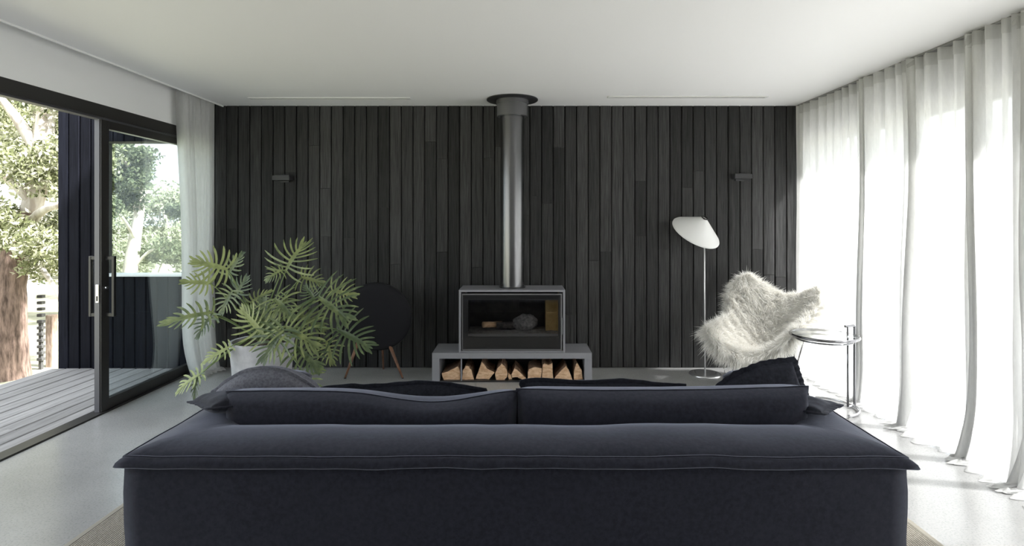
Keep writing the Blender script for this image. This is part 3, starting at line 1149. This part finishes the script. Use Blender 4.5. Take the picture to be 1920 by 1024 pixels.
# ------------------------------------------------------------------ sheepskin butterfly chair
FL, FM, FR = P(1322, 620, 5.00), P(1408, 668, 4.90), P(1490, 628, 4.76)
BL, BM, BR = P(1400, 516, 5.48), P(1466, 568, 5.38), P(1536, 544, 5.16)
ML, MM, MR = P(1374, 612, 5.30), P(1432, 640, 5.16), P(1500, 622, 4.98)
MM.z = .30
UL, UM, UR = P(1384, 560, 5.44), P(1450, 598, 5.34), P(1518, 584, 5.13)
ctrl = [[FL, FM, FR], [ML, MM, MR], [UL, UM, UR], [BL, BM, BR]]


def lag3(a, b, c, t):      # through a(0) b(.5) c(1)
    return a * (2 * (t - .5) * (t - 1)) + b * (-4 * t * (t - 1)) + c * (2 * t * (t - .5))


def chair_pt(u, v):
    a_, b_ = 2 * u - 1, 2 * v - 1
    u = .5 + .5 * a_ * math.sqrt(1 - .5 * b_ * b_ * .62) * 1.20
    v = .5 + .5 * b_ * math.sqrt(1 - .5 * a_ * a_ * .62) * 1.16
    v = min(max(v, -.06), 1.06)
    r = [lag3(*row, u) for row in ctrl]
    s = v * 3
    i = max(0, min(2, int(math.floor(s))))
    tt = s - i
    p1, p2 = r[i], r[i + 1]
    p0 = r[i - 1] if i > 0 else p1 * 2 - p2
    p3 = r[i + 2] if i < 2 else p2 * 2 - p1
    return .5 * ((2 * p1) + (p2 - p0) * tt + (2 * p0 - 5 * p1 + 4 * p2 - p3) * tt * tt + (3 * p1 - p0 - 3 * p2 + p3) * tt ** 3)


cc = Vector((2.2, 5.1, 0))
t = thing('butterfly_chair', cc)
tag(t, 'butterfly chair covered in long shaggy white sheepskin on thin black rods', 'chair')
NU, NV = 36, 44
G = [[chair_pt(i / (NU - 1), j / (NV - 1)) for i in range(NU)] for j in range(NV)]
NRM = [[None] * NU for _ in range(NV)]
for j in range(NV):
    for i in range(NU):
        du = G[j][min(i + 1, NU - 1)] - G[j][max(i - 1, 0)]
        dv = G[min(j + 1, NV - 1)][i] - G[max(j - 1, 0)][i]
        NRM[j][i] = du.cross(dv).normalized()
        if NRM[j][i].z < -.3:
            NRM[j][i] = -NRM[j][i]
vs = [G[j][i] for j in range(NV) for i in range(NU)] + [G[j][i] - NRM[j][i] * .02 for j in range(NV) for i in range(NU)]
off = NU * NV
fs = []
for j in range(NV - 1):
    for i in range(NU - 1):
        a = j * NU + i
        fs.append((a, a + 1, a + NU + 1, a + NU))
        fs.append((off + a, off + a + NU, off + a + NU + 1, off + a + 1))
for j in range(NV - 1):
    for i in (0, NU - 1):
        a = j * NU + i
        fs.append((a, a + NU, off + a + NU, off + a))
for i in range(NU - 1):
    for j in (0, NV - 1):
        a = j * NU + i
        fs.append((a, a + 1, off + a + 1, off + a))
pydata('hide_sling', vs, fs, M['hide'], t, True)


def fur(nstr, seed):
    r = np.random.default_rng(seed)
    Ga = np.array([[tuple(p) for p in row] for row in G])
    Na = np.array([[tuple(p) for p in row] for row in NRM])
    n1 = int(nstr * .74)
    u = r.random(nstr)
    v = r.random(nstr)
    side = np.ones(nstr)
    ne = nstr - n1
    k = r.integers(0, 4, ne)
    e = r.random(ne) ** 2 * .05
    u[n1:] = np.where(k == 0, e, np.where(k == 1, 1 - e, u[n1:]))
    v[n1:] = np.where(k == 2, e, np.where(k == 3, 1 - e, v[n1:]))
    side[n1:] = np.where(r.random(ne) < .3, -1, 1)
    fi, fj = u * (NU - 1), v * (NV - 1)
    i0 = np.minimum(fi.astype(int), NU - 2)
    j0 = np.minimum(fj.astype(int), NV - 2)
    a, b = (fi - i0)[:, None], (fj - j0)[:, None]

    def samp(A):
        return A[j0, i0] * (1 - a) * (1 - b) + A[j0, i0 + 1] * a * (1 - b) + A[j0 + 1, i0] * (1 - a) * b + A[j0 + 1, i0 + 1] * a * b
    p = samp(Ga)
    nn = samp(Na) * side[:, None]
    du = Ga[j0, np.minimum(i0 + 1, NU - 1)] - Ga[j0, i0]
    dv = Ga[j0 + 1, i0] - Ga[j0, i0]
    du /= np.linalg.norm(du, axis=1)[:, None] + 1e-9
    dv /= np.linalg.norm(dv, axis=1)[:, None] + 1e-9
    ou = np.clip((np.abs(u - .5) - .36) / .14, 0, 1) * np.sign(u - .5)
    ov = np.clip((np.abs(v - .5) - .38) / .12, 0, 1) * np.sign(v - .5)
    d = nn * .75 + du * (ou * 1.0)[:, None] + dv * (ov * 1.0)[:, None]
    cl = np.stack([np.sin(p[:, 0] * 55 + p[:, 2] * 31), np.sin(p[:, 1] * 49 + p[:, 0] * 23), np.sin(p[:, 2] * 60 + p[:, 1] * 37)], 1)
    d += cl * .24 + r.normal(size=(nstr, 3)) * .15
    d[:, 2] -= .10
    d /= np.linalg.norm(d, axis=1)[:, None]
    L = r.uniform(.06, .115, nstr)
    hang = np.clip((0.06 - v) / .06, 0, 1)          # front edge hangs longer
    L *= 1 + .1 * hang
    g = np.array([0, 0, -1.0])
    w = np.cross(d, r.normal(size=(nstr, 3)))
    w /= np.linalg.norm(w, axis=1)[:, None]
    wd = r.uniform(.0016, .0032, nstr)
    S = 4
    V = np.empty((nstr, 2 * S - 1, 3))
    curl = r.normal(size=(nstr, 3)) * .25
    for s in range(S):
        q = s / (S - 1)
        c = p + d * (L * q)[:, None] + (g * .55 + curl) * (L * q * q)[:, None] * .8
        if s < S - 1:
            ww = w * (wd * (1 - .6 * q))[:, None]
            V[:, 2 * s] = c - ww
            V[:, 2 * s + 1] = c + ww
        else:
            V[:, 2 * s] = c
    nv = 2 * S - 1
    V[:, :, 2] = np.maximum(V[:, :, 2], .03)
    V[:, :, 1] = np.minimum(V[:, :, 1], BACK - .02)
    V[:, :, 0] = np.minimum(V[:, :, 0], 2.80 + .02 * np.sin(V[:, :, 2] * 90))
    base = (np.arange(nstr) * nv)[:, None]
    quads = np.concatenate([base + np.array([[2 * s, 2 * s + 1, 2 * s + 3, 2 * s + 2]]) for s in range(S - 2)], 1).reshape(-1, 4)
    tris = (base + np.array([[2 * (S - 2), 2 * (S - 2) + 1, 2 * (S - 1)]])).reshape(-1, 3)
    me = bpy.data.meshes.new('fur')
    me.vertices.add(nstr * nv)
    me.vertices.foreach_set('co', V.ravel())
    li = np.concatenate([quads.ravel(), tris.ravel()]).astype(np.int32)
    me.loops.add(len(li))
    me.loops.foreach_set('vertex_index', li)
    ls = np.concatenate([np.arange(len(quads)) * 4, len(quads) * 4 + np.arange(len(tris)) * 3]).astype(np.int32)
    me.polygons.add(len(ls))
    me.polygons.foreach_set('loop_start', ls)
    me.update()
    return me


o = mobj('fur', fur(170000, 5), M['fur'], t)
o['kind'] = 'stuff'
fBL = Vector(((1362 - CX) * 5.33 / F, 5.33, .008))
fFL, fFR, fBR = Vector((1.86, 4.97, .008)), Vector((2.28, 4.78, .008)), Vector((2.50, 5.14, .008))


def rod(pts):
    MB().tube(pts, .0065, 8).build('frame_rod', M['rod'], t, True)


dn = Vector((0, 0, -.035))
rod([chair_pt(.06, .10) + dn, fBL, chair_pt(.95, .12) + dn])
rod([chair_pt(.94, .10) + dn, fBR, chair_pt(.06, .14) + dn])
rod([chair_pt(.07, .93) + dn + Vector((.0, .03, 0)), fFL, fFR, chair_pt(.93, .93) + dn + Vector((.03, .02, 0))])
rod([fBL, fBR])

# ------------------------------------------------------------------ glass side table
td = 4.52
tcx, tz = (1545 - CX) * td / F, EYE - (629 - CY) * td / F
t = thing('side_table', (tcx, td, 0))
tag(t, 'round glass-topped chrome tube side table in front of the sheer curtain', 'table')
RT = .245


def circ(c, r, a0, a1, n):
    return [Vector((c[0] + r * math.cos(a), c[1] + r * math.sin(a), c[2])) for a in np.linspace(a0, a1, n)]


MB().tube(circ((tcx, td, tz), RT, 0, 2 * math.pi, 57)[:-1], .0115, 10, closed=True).build('top_ring', M['darkchrome'], t, True)
MB().lathe([(0, .004), (RT - .008, .004), (RT - .008, -.004), (0, -.004)], (tcx, td, tz + .006), 56).build('glass_top', M['glass_table'], t)
MB().tube(circ((tcx, td, tz - .03), RT * .86, math.pi * .25, math.pi * 1.75, 40), .007, 8).build('lower_ring', M['darkchrome'], t, True)
xs1, xs2 = (1587 - CX) * td / F, (1605 - CX) * td / F
ztop = EYE - (612 - CY) * td / F
MB().tube([(xs2, td + .02, .02), (xs2, td + .02, ztop - .006), (xs2 - .004, td + .02, ztop), (xs1 - .012, td + .0, ztop)], .0105, 10).build('outer_stem', M['darkchrome'], t, autosmooth=60)
MB().tube([(xs1, td - .02, .02), (xs1, td - .02, ztop)], .0085, 10).build('inner_stem', M['darkchrome'], t, True)
MB().tube(circ((tcx - .0, td, .018), RT, -math.pi * .42, math.pi * .75, 40), .0105, 10).build('base_ring', M['chrome'], t, True)
MB().tube([(xs1, td - .02, .018), (xs2, td + .02, .018)], .0095, 10).build('base_bridge', M['chrome'], t, True)
MB().box(xs1 - .015, xs2 + .012, td - .03, td + .03, tz - .014, tz + .004, .004).build('clamp_block', M['chrome'], t)

# ------------------------------------------------------------------ philodendron
pd = 4.75
pc = Vector(((492 - CX) * pd / F, pd, 0))
pt = thing('potted_philodendron', pc)
tag(pt, 'leafy philodendron with deeply fingered leaves in a pale concrete pot', 'plant')
PZ = EYE - (637 - CY) * pd / F
pot = MB().lathe([(0, .0), (.20, .0), (.215, .02), (.252, PZ - .03), (.258, PZ - .004), (.250, PZ), (.232, PZ - .004), (.228, PZ - .05), (0, PZ - .055)], pc, 48).build('pot', M['pot'], pt, autosmooth=40)
vs, fs = [], []
for j in range(8):
    for i in range(24):
        a = 2 * math.pi * i / 24
        r = .229 * j / 7
        vs.append(pc + Vector((r * math.cos(a), r * math.sin(a), PZ - .04 + .012 * noise.noise(Vector((r * 20, a * 3, 0))))))
for j in range(7):
    for i in range(24):
        fs.append((j * 24 + i, j * 24 + (i + 1) % 24, (j + 1) * 24 + (i + 1) % 24, (j + 1) * 24 + i))
pydata('soil', vs, fs, M['soil'], pot, True)
crown = pc + Vector((0, 0, PZ - .02))
st = MB().tube([crown - Vector((0, 0, .04)), crown + Vector((.01, 0, .06)), crown + Vector((.03, -.01, .14))], .03, 12, radii=[.045, .04, .025]).build('stem', M['bark_pale'], pt, True)


def leaf_mesh(L, wid, nl, droop, seed, wl=1.0):
    """fingered blade along +x from origin, normal +z; lobes each a creased tapered strip"""
    r = random.Random(seed)
    vs, fs = [], []

    def bend(x, y):
        z = -droop * (x / L) ** 2 * L - .55 * droop * (abs(y) / max(wid, .01)) ** 2 * wid + .16 * abs(y)
        z += .012 * math.sin(x * 31 + seed) * (abs(y) / wid)
        return (x, y, z)

    def strip(p, ang, ln, w, sgn):
        b = len(vs)
        n = 6
        for k in range(n + 1):
            s = k / n
            a = ang - sgn * .28 * s * (1 if abs(ang) > .5 else 0)
            cx = p[0] + math.cos(a) * ln * s
            cy = p[1] + math.sin(a) * ln * s
            ww = w * (1.0 - .18 * s) * (1 if s < .75 else max(.12, math.sqrt(max(0, 1 - ((s - .75) / .26) ** 2))))
            ww *= .75 + .5 * min(1, s * 3) - .25 * min(1, s * 3)
            nx, ny = -math.sin(a), math.cos(a)
            q0 = bend(cx - nx * ww, cy - ny * ww)
            q1 = bend(cx, cy)
            q2 = bend(cx + nx * ww, cy + ny * ww)
            vs.append(q0)
            vs.append((q1[0], q1[1], q1[2] - ww * .28))
            vs.append(q2)
        for k in range(n):
            for c in range(2):
                fs.append((b + k * 3 + c, b + k * 3 + c + 1, b + k * 3 + c + 4, b + k * 3 + c + 3))

    for k in range(nl):
        s = k / (nl - 1)
        px = L * (.02 + .80 * s)
        prof = (.62 + .38 * math.sin(math.pi * min(1, s * 1.05 + .12))) * (1 - .38 * s)
        for sg in (-1, 1):
            ang = sg * (math.radians(118) * (1 - s) ** 1.0 + math.radians(26) * s) + r.uniform(-.07, .07)
            strip((px, 0), ang, wid * prof * r.uniform(.88, 1.1), L * .030 * wl * r.uniform(.85, 1.15), sg)
    strip((L * .78, 0), 0.0, L * .26, L * .032 * wl, 1)
    # central blade
    b = len(vs)
    n = 14
    for k in range(n + 1):
        s = k / n
        w = L * .062 * math.sin(math.pi * (.12 + .8 * s)) * wl + .002
        for y in (-w, 0, w):
            q = bend(L * .9 * s, y)
            vs.append((q[0], q[1], q[2] + (.0012 if y else -.003)))
    for k in range(n):
        for c in range(2):
            fs.append((b + k * 3 + c, b + k * 3 + c + 1, b + k * 3 + c + 4, b + k * 3 + c + 3))
    me = bpy.data.meshes.new('leaf')
    me.from_pydata(vs, [], fs)
    me.update()
    me.polygons.foreach_set('use_smooth', [True] * len(me.polygons))
    me.materials.append(M['leaf'])
    return me


# base pixel, tip pixel, depth of base, depth of tip, facing (x, towards viewer, up), width factor, droop
LV = [
    ((426, 505), (362, 488), 4.72, 4.62, (.1, .75, .5), .62, .10),
    ((396, 532), (343, 526), 4.60, 4.48, (0, .8, .5), .55, .12),
    ((400, 586), (303, 600), 4.62, 4.42, (.0, .65, .7), .42, .15),
    ((398, 590), (366, 630), 4.60, 4.50, (-.3, .8, .4), .55, .15),
    ((536, 508), (563, 453), 4.85, 4.92, (-.1, .85, .45), .85, .25),
    ((530, 506), (498, 520), 4.80, 4.72, (-.2, .8, .5), .65, .3),
    ((565, 520), (606, 528), 4.95, 5.0, (.1, .8, .5), .7, .25),
    ((596, 556), (648, 596), 4.50, 4.38, (.15, .85, .45), .82, .10),
    ((590, 560), (572, 536), 4.52, 4.55, (.0, .9, .35), .7, .10),
    ((622, 545), (663, 552), 4.85, 4.85, (.1, .85, .4), .75, .18),
    ((630, 617), (690, 648), 4.50, 4.42, (.1, .88, .4), .72, .12),
    ((612, 640), (622, 680), 4.62, 4.55, (.2, .85, .3), .6, .2),
    ((532, 618), (490, 672), 4.35, 4.20, (-.1, .85, .5), .72, .15),
    ((535, 612), (590, 640), 4.38, 4.28, (.1, .7, .7), .72, .28),
    ((556, 650), (596, 690), 4.36, 4.28, (.2, .85, .4), .62, .2),
    ((566, 695), (586, 742), 4.32, 4.25, (.1, .9, .3), .60, .2),
    ((495, 628), (452, 580), 4.48, 4.50, (-.2, .85, .4), .62, .05),
    ((498, 622), (492, 562), 4.55, 4.60, (.0, .9, .3), .58, .05),
    ((440, 560), (458, 520), 4.66, 4.68, (-.2, .85, .4), .7, .15),
    ((436, 545), (412, 585), 4.56, 4.50, (-.1, .9, .35), .62, .15),
    ((470, 568), (506, 543), 4.70, 4.75, (.0, .7, .7), .5, .15),
    ((428, 515), (452, 474), 4.82, 4.86, (-.2, .85, .4), .5, .1),
    ((432, 650), (380, 676), 4.50, 4.40, (-.2, .75, .6), .42, .15),
    ((378, 700), (326, 728), 4.40, 4.32, (-.2, .6, .8), .55, .25),
    ((374, 702), (356, 748), 4.40, 4.34, (-.5, .7, .4), .5, .2),
    ((515, 560), (545, 590), 4.55, 4.45, (.1, .8, .6), .7, .2),
    ((540, 560), (512, 588), 4.60, 4.50, (-.1, .8, .6), .7, .2),
    ((560, 590), (604, 612), 4.62, 4.55, (.1, .8, .6), .6, .25),
]
for i, (b, tp, db, dt, fc, wf, dr_) in enumerate(LV):
    B, T = P(*b, db), P(*tp, dt)
    xv = (T - B)
    L = xv.length
    xv.normalize()
    f = Vector((fc[0], -fc[1], fc[2]))
    zv = (f - xv * f.dot(xv)).normalized()
    yv = zv.cross(xv)
    L *= 1.06
    o = link(bpy.data.objects.new('leaf', leaf_mesh(L, L * wf * 1.2, 9 if L > .25 else 8, dr_, i, 1.0 + (.25 if L < .28 else 0))))
    o.matrix_basis = Matrix(((xv.x, yv.x, zv.x, B.x), (xv.y, yv.y, zv.y, B.y), (xv.z, yv.z, zv.z, B.z), (0, 0, 0, 1)))
    setparent(o, pt)
    s = crown + Vector((random.uniform(-.03, .05), random.uniform(-.04, .03), random.uniform(.0, .11)))
    up = .18 if B.z > crown.z else .22
    m1 = s.lerp(B, .45) + Vector((0, 0, up * (B - s).length * .6))
    pts = [s * (1 - k) ** 2 + m1 * 2 * k * (1 - k) + B * k * k for k in [q / 9 for q in range(10)]]
    MB().tube(pts, .005, 7, radii=[.009 - .0045 * q / 9 for q in range(10)]).build('petiole', M['petiole'], pt, True)

# ------------------------------------------------------------------ rug
rx0, rx1, ry0, ry1 = -2.11, 1.96, .9, 3.85
t = thing('rug', ((rx0 + rx1) / 2, (ry0 + ry1) / 2, 0))
tag(t, 'flat woven natural sisal rug under the navy sofa', 'rug')
MB().box(rx0 + .03, rx1 - .03, ry0 + .03, ry1 - .03, .0005, .011).build('woven_field', M['rug'], t)
b = MB()
b.box(rx0, rx0 + .03, ry0, ry1, .0005, .0125, .003).box(rx1 - .03, rx1, ry0, ry1, .0005, .0125, .003)
b.box(rx0 + .03, rx1 - .03, ry0, ry0 + .03, .0005, .0125, .003).box(rx0 + .03, rx1 - .03, ry1 - .03, ry1, .0005, .0125, .003)
b.build('binding', M['rug_edge'], t)

# ------------------------------------------------------------------ sofa
SX0, SX1, SY0, SY1, STZ = -1.415, 1.385, 1.99, 3.02, .672
sf = thing('sofa', ((SX0 + SX1) / 2, 2.5, .013))
tag(sf, 'wide low navy linen sofa seen from behind, with flanged slipcover', 'sofa')


def u_sweep(prof, y_end, seg=.05, inset=0.0, wob=None, name='part', mat=None, parent=None):
    """sweep a profile of (inward offset, z) around the U: left arm front -> rear -> right arm front"""
    x0, x1, y0 = SX0 + inset, SX1 - inset, SY0 + inset
    na, nr = max(4, int((y_end - y0) / seg)), max(8, int((x1 - x0) / seg))
    vs, fs = [], []
    m = len(prof)
    path = [(0, k / na) for k in range(na)] + [(1, k / nr) for k in range(nr)] + [(2, k / na) for k in range(na + 1)]
    for (sd_, f) in path:
        for (o_, z) in prof:
            if sd_ == 0:
                xx, yy = x0 + o_, y_end + (y0 + o_ - y_end) * f
            elif sd_ == 1:
                xx, yy = x0 + o_ + (x1 - x0 - 2 * o_) * f, y0 + o_
            else:
                xx, yy = x1 - o_, y0 + o_ + (y_end - y0 - o_) * f
            nx = 1 if sd_ == 0 or (sd_ == 1 and f == 0) else (-1 if sd_ == 2 else 0)
            ny = 1 if sd_ == 1 or (sd_ == 2 and f == 0) else 0
            dz = 0
            if wob:
                ddx, ddy, dz = wob(xx, yy, z, o_, nx, ny)
                xx += ddx
                yy += ddy
            vs.append((xx, yy, z + dz))
    n = len(path)
    for a in range(n - 1):
        for k in range(m):
            k2 = (k + 1) % m
            fs.append((a * m + k, (a + 1) * m + k, (a + 1) * m + k2, a * m + k2))
    fs.append(tuple(range(m)))
    fs.append(tuple(range((n - 1) * m + m - 1, (n - 1) * m - 1, -1)))
    return pydata(name, vs, fs, mat, parent, True)


def wob_body(x, y, z, o_, nx, ny):
    w = .012 * fbm(x * 1.7, y * 1.7 + 3, z * 2.2, 3) + .004 * fbm(x * 6, y * 6, z * 5, 2)
    taper = .004 * (z / .67)
    return ((nx * (w + taper) if o_ < .1 else 0), (ny * (w + taper) if o_ < .1 else 0), 0)


prof = [(.0, z) for z in np.linspace(STZ - .01, .03, 12)] + [(.004, .016), (.28, .016)] + [(.28, z) for z in np.linspace(.05, STZ - .02, 5)]
u_sweep(prof, SY1, .06, 0.004, wob_body, 'body', M['sofa'], sf)


def wob_top(x, y, z, o_, nx, ny):
    dz = .006 * fbm(x * 2.5, y * 2.5, 1, 3)
    if o_ < .03:
        dz += .004 * fbm(x * 4, y * 4, 5, 2)
    e = .006 * fbm(x * 5, y * 5, 9, 2) if o_ < 0 else 0
    # cover dips towards the seat side and swells on the arms
    return (nx * e, ny * e, dz)


top_prof = [(.012, -.034), (-.016, -.036), (-.021, -.031), (-.016, -.018), (-.006, -.008), (.003, -.005), (.008, .000), (.03, .011), (.07, .024), (.13, .033), (.19, .034), (.25, .026), (.29, .004), (.285, -.03), (.15, -.03)]
u_sweep([(o_, STZ + z) for o_, z in top_prof], SY1 + .01, .04, 0.0, wob_top, 'top_cover', M['sofa'], sf)
# raised stitch line set in from the flange edge
sx0_, sx1_, sy0_ = SX0 + .004, SX1 - .004, SY0 + .004
pp = []
for k in range(30):
    pp.append((sx0_, SY1 - (SY1 - sy0_) * k / 30))
for k in range(80):
    pp.append((sx0_ + (sx1_ - sx0_) * k / 80, sy0_))
for k in range(31):
    pp.append((sx1_, sy0_ + (SY1 - sy0_) * k / 30))
pts = [(a, b, STZ - .002 + .006 * fbm(a * 2.5, b * 2.5, 1, 3) + .004 * fbm(a * 4, b * 4, 5, 2)) for a, b in pp]
MB().tube(pts, .0042, 6).build('seam_piping', M['sofa'], sf, True)


def pillow(name, W_, H_, T_, mat, parent, M4, seed, ex=4.0, ez=3.0, flange=.02, wr=.012, top_fn=None, ruffle=0.0, nu=44, nv=34, pinch=.06):
    """stuffed cushion in local x (width) z (height), thickness along y; placed by M4"""
    vs, fs = [], []

    def outline(u, v):
        px = u * W_ / 2 * (1 - pinch * (1 - abs(u)) * 0 - pinch * (1 - v * v) * abs(u) ** 3)
        pz = v * H_ / 2 * (1 - pinch * (1 - u * u) * abs(v) ** 3)
        return px, pz
    for sgn in (-1, 1):
        for j in range(nv + 1):
            for i in range(nu + 1):
                u = -1 + 2 * i / nu
                v = -1 + 2 * j / nv
                u = math.copysign(abs(u) ** .85, u)
                v = math.copysign(abs(v) ** .85, v)
                px, pz = outline(u, v)
                th_ = T_ / 2 * (max(0, 1 - abs(u) ** ex) ** .5) * (max(0, 1 - abs(v) ** ez) ** .5)
                w = wr * fbm(px * 7 + seed, pz * 7, seed * 1.7 + sgn, 3) * (1 - abs(u) ** 6) * (1 - abs(v) ** 6)
                cr = .012 * math.sin(8 * math.atan2(v, u + 1e-6) + seed) * max(0, (abs(u) * abs(v)) - .25) * (1 - abs(u) ** 8) * (1 - abs(v) ** 8)
                y = sgn * (th_ + .002 * (abs(u) < 1 and abs(v) < 1)) + w + cr
                if top_fn:
                    pz += top_fn(u) * max(0, v) ** 2
                vs.append(Vector((px, y, pz)))
    m = (nu + 1) * (nv + 1)
    for s in range(2):
        for j in range(nv):
            for i in range(nu):
                a = s * m + j * (nu + 1) + i
                q = (a, a + 1, a + nu + 2, a + nu + 1)
                fs.append(q if s == 0 else tuple(reversed(q)))
    o = pydata(name, [M4 @ v for v in vs], fs, mat, parent, True)
    # flat flange / piping around the seam
    rim = []
    nn = 160
    for k in range(nn):
        s = 4 * k / nn
        side, f = int(s), s - int(s)
        u, v = [(-1 + 2 * f, -1), (1, -1 + 2 * f), (1 - 2 * f, 1), (-1, 1 - 2 * f)][side]
        px, pz = outline(u, v)
        if top_fn:
            pz += top_fn(u) * max(0, v) ** 2
        l = math.hypot(px, pz)
        e = flange * (1 + .25 * noise.noise(Vector((k * .35, seed, 0))))
        dv = Vector((u * (abs(u) >= .999), 0, v * (abs(v) >= .999)))
        dv.normalize()
        rim.append((Vector((px, 0, pz)), dv, e, ruffle * math.sin(k * 1.9 + seed) + .004 * noise.noise(Vector((k * .2, seed, 3)))))
    vs2, fs2 = [], []
    for (c, dv, e, wv) in rim:
        vs2.append(M4 @ (c - dv * .012 + Vector((0, -.004, 0))))
        vs2.append(M4 @ (c + dv * e + Vector((0, wv, 0)) + Vector((0, -.0025, 0))))
        vs2.append(M4 @ (c + dv * e + Vector((0, wv, 0)) + Vector((0, .0025, 0))))
        vs2.append(M4 @ (c - dv * .012 + Vector((0, .004, 0))))
    for k in range(nn):
        a, b = k * 4, ((k + 1) % nn) * 4
        for c in range(3):
            fs2.append((a + c, b + c, b + c + 1, a + c + 1))
    fl = pydata('flange' if flange > .012 else 'piping', vs2, fs2, mat, o if parent is None else o, True)
    return o


def place(c, rx=0, ry=0, rz=0):
    return Matrix.Translation(c) @ Matrix.Rotation(math.radians(rz), 4, 'Z') @ Matrix.Rotation(math.radians(ry), 4, 'Y') @ Matrix.Rotation(math.radians(rx), 4, 'X')


# seat
seat = MB()
seat.box(SX0 + .30, SX1 - .30, SY0 + .29, SY1 + .06, .02, .30, .01)
seat.build('seat_base', M['sofa'], sf, autosmooth=40)
for (a, b) in ((SX0 + .30, -.017), (-.013, SX1 - .30)):
    MB().box(a, b, SY0 + .29, SY1 + .08, .30, .44, .035, 4).build('seat_cushion', M['sofa'], sf, autosmooth=50)
# two long back cushions standing inside the back
pillow('back_cushion', 1.225, .42, .20, M['sofa'], sf, place((-.622, 2.385, .592), 8), 11, 14, 7, .004, .008, lambda u: -.055 * math.exp(-((u - .42) / .42) ** 2) + .006 * u, pinch=.01)
pillow('back_cushion', 1.225, .42, .20, M['sofa'], sf, place((.598, 2.385, .602), 8), 12, 14, 7, .004, .008, lambda u: -.010 * (1 - u * u) + .006 * u, pinch=.01)

GP = 'loose cushions on the sofa'

o = pillow('scatter_cushion', .50, .44, .18, M['cushion_grey'], None, place((-1.215, 2.72, .625), 24, 3, 6), 21, 3, 3, .016, .014, lambda u: -.16 * u * u)
tag(o, 'slate grey square scatter cushion leaning in front of the plant', 'cushion', GP)
o = pillow('scatter_cushion', .32, .30, .08, M['cushion_dark'], None, place((-1.225, 2.46, .722), 82, 6, 43), 22, 3, 3, .02, .010)
tag(o, 'dark navy cushion squashed in the sofa corner, its point poking out beside the slate cushion', 'cushion', GP)
o = pillow('scatter_cushion', .75, .40, .14, M['cushion_dark'], None, place((-.55, 2.72, .575), 28, 0, 1.5), 23, 2.6, 3, .02, .012, lambda u: -.045 * u * u + .008 * math.sin(5 * u))
tag(o, 'flat dark lumbar cushion showing between the slate cushion and the stove', 'cushion', GP)
o = pillow('scatter_cushion', .75, .40, .14, M['cushion_dark'], None, place((.392, 2.72, .585), 28, 0, -1.5), 24, 3.2, 3, .02, .012, lambda u: -.022 * u * u - .006 * u + .008 * math.sin(6 * u))
tag(o, 'flat dark lumbar cushion showing just past the log bay', 'cushion', GP)
o = pillow('scatter_cushion', .54, .44, .16, M['cushion_dark'], None, place((1.135, 2.70, .556), 7, -25, -8), 25, 2.2, 2.6, .022, .010, lambda u: .030 * (1 - u * u) - .06 * max(0, -u) - .05 * max(0, u - .55), ruffle=.006)
tag(o, 'dark navy square cushion with ruffled edge below the sheepskin chair', 'cushion', GP)
o = pillow('scatter_cushion', .27, .26, .06, M['cushion_dark'], None, place((1.20, 2.43, .716), 84, -4, -43), 26, 3, 3, .02, .012)
tag(o, 'dark navy cushion tucked behind the sofa back end, corner pointing at the side table', 'cushion', GP)
